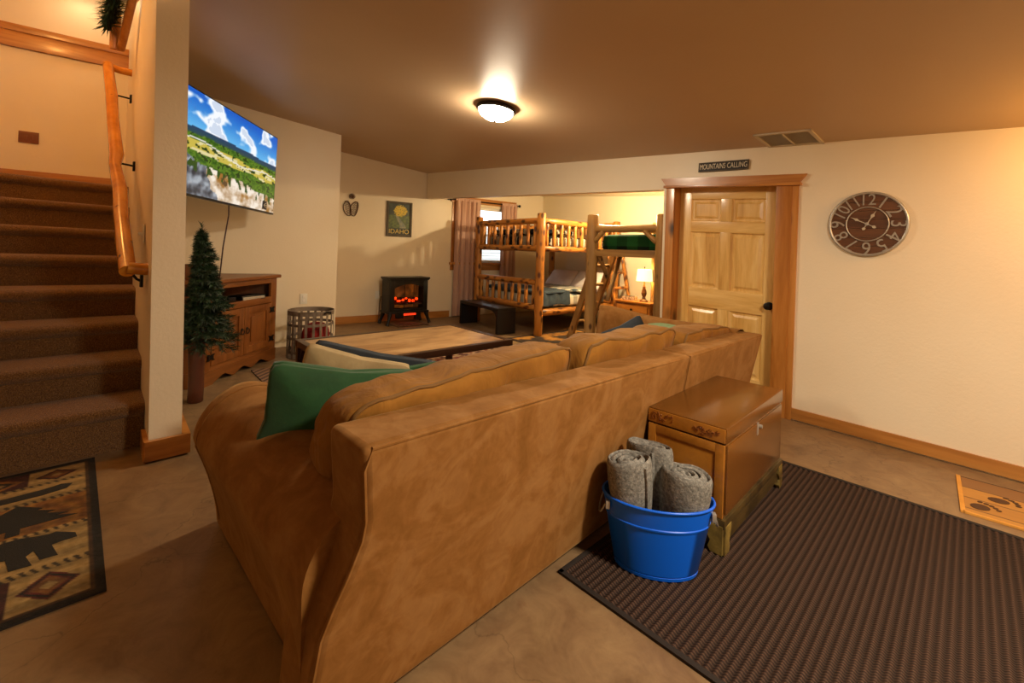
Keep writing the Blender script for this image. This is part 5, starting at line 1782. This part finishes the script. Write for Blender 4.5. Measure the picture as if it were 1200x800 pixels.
for p0_, p1_ in (((-3.815, 5.459, 0), (-3.335, 5.395, 1.33)), ((-3.775, 5.835, 0), (-3.285, 5.775, 1.33))):
    d = Vector(p1_) - Vector(p0_)
    ax = d.to_track_quat('Z', 'Y').to_matrix().to_4x4(); ax.translation = Vector(p0_)
    MB().box((-0.026, -0.045, 0), (0.026, 0.045, d.length), 0.004, mtx=ax).build('ladder_rail', 'loft', ll)
for i in range(4):
    t = 0.2 + 0.21 * i
    a = Vector((-3.815, 5.459, 0)).lerp(Vector((-3.335, 5.395, 1.33)), t)
    b = Vector((-3.775, 5.835, 0)).lerp(Vector((-3.285, 5.775, 1.33)), t)
    MB().tube([a, b], 0.024, 8).build('rung', 'loft_x', ll, 60)

# ---------------------------------------------------------------- nightstand, lamp, box
nsd = thing('nightstand', 'small amber wooden nightstand under the loft bed', 'nightstand', (-3.68, 6.52, 0.0), -9)
NW, ND, NZ = 0.66, 0.42, 0.55
MB().box((-0.02, -0.02, NZ - 0.028), (NW + 0.02, ND, NZ), 0.006).build('top', 'ns', nsd)
MB().box((0.0, 0.012, 0.10), (NW, ND - 0.02, NZ - 0.028), 0.003).build('body', 'ns', nsd)
drw = MB().box((0.04, -0.004, 0.33), (NW - 0.04, 0.014, NZ - 0.06), 0.004).build('drawer', 'ns', nsd)
b = MB().lathe([(0.0, 0), (0.016, 0), (0.018, 0.014), (0, 0.02)], 12, caps=False); b.v = [(NW / 2 + x, -0.004 - z, 0.42 + y) for x, y, z in b.v]; b.build('knob', 'bronze', drw)
for x in (0.0, NW - 0.05):
    for y in (0.012, ND - 0.07):
        MB().box((x, y, 0), (x + 0.05, y + 0.05, 0.10), 0.003).build('leg', 'ns', nsd)
nsm = Matrix.Translation((-3.68, 6.52, 0)) @ Matrix.Rotation(math.radians(-9), 4, 'Z')
LPX = nsm @ Vector((0.44, 0.16, NZ + 0.001))
tl = thing('table_lamp', 'lit table lamp with a pale drum shade on the nightstand', 'lamp', LPX)
MB().lathe([(0.0, 0), (0.066, 0), (0.07, 0.012), (0.05, 0.025), (0.026, 0.045), (0.03, 0.06), (0.022, 0.07), (0.036, 0.10), (0.044, 0.13), (0.036, 0.17), (0.02, 0.215), (0.026, 0.23), (0.018, 0.245), (0.014, 0.29), (0.012, 0.33), (0, 0.33)], 20, caps=False).build('base', 'lamp_base', tl, 60)
MB().lathe([(0.128, 0.325), (0.112, 0.51), (0.109, 0.51), (0.125, 0.325), (0.128, 0.325)], 32, caps=False).build('lamp_shade', 'shade', tl, 60)
MB().tube([(0, 0, 0.32), (0, 0, 0.545)], 0.004, 6).build('harp', 'bronze', tl)
MB().lathe([(0, 0.53), (0.012, 0.535), (0.008, 0.55), (0, 0.555)], 10, caps=False).build('finial', 'bronze', tl)
lamp('table_lamp_bulb', 'POINT', LPX + Vector((0, 0, 0.42)), 14, (1.0, 0.62, 0.22), 0.03)
t = thing('tissue_box', 'small patterned box on the nightstand beside the lamp', 'box', nsm @ Vector((0.20, 0.12, NZ + 0.001)), 4)
MB().box((-0.11, -0.05, 0), (0.11, 0.05, 0.065), 0.006).build('carton', 'tissue', t)
MB().box((-0.104, -0.044, 0.064), (0.104, 0.044, 0.068), 0.001).build('painted_opening_shade', 'interior_shade', t)  # solid plate, no hole: the opening's shade is put into its colour
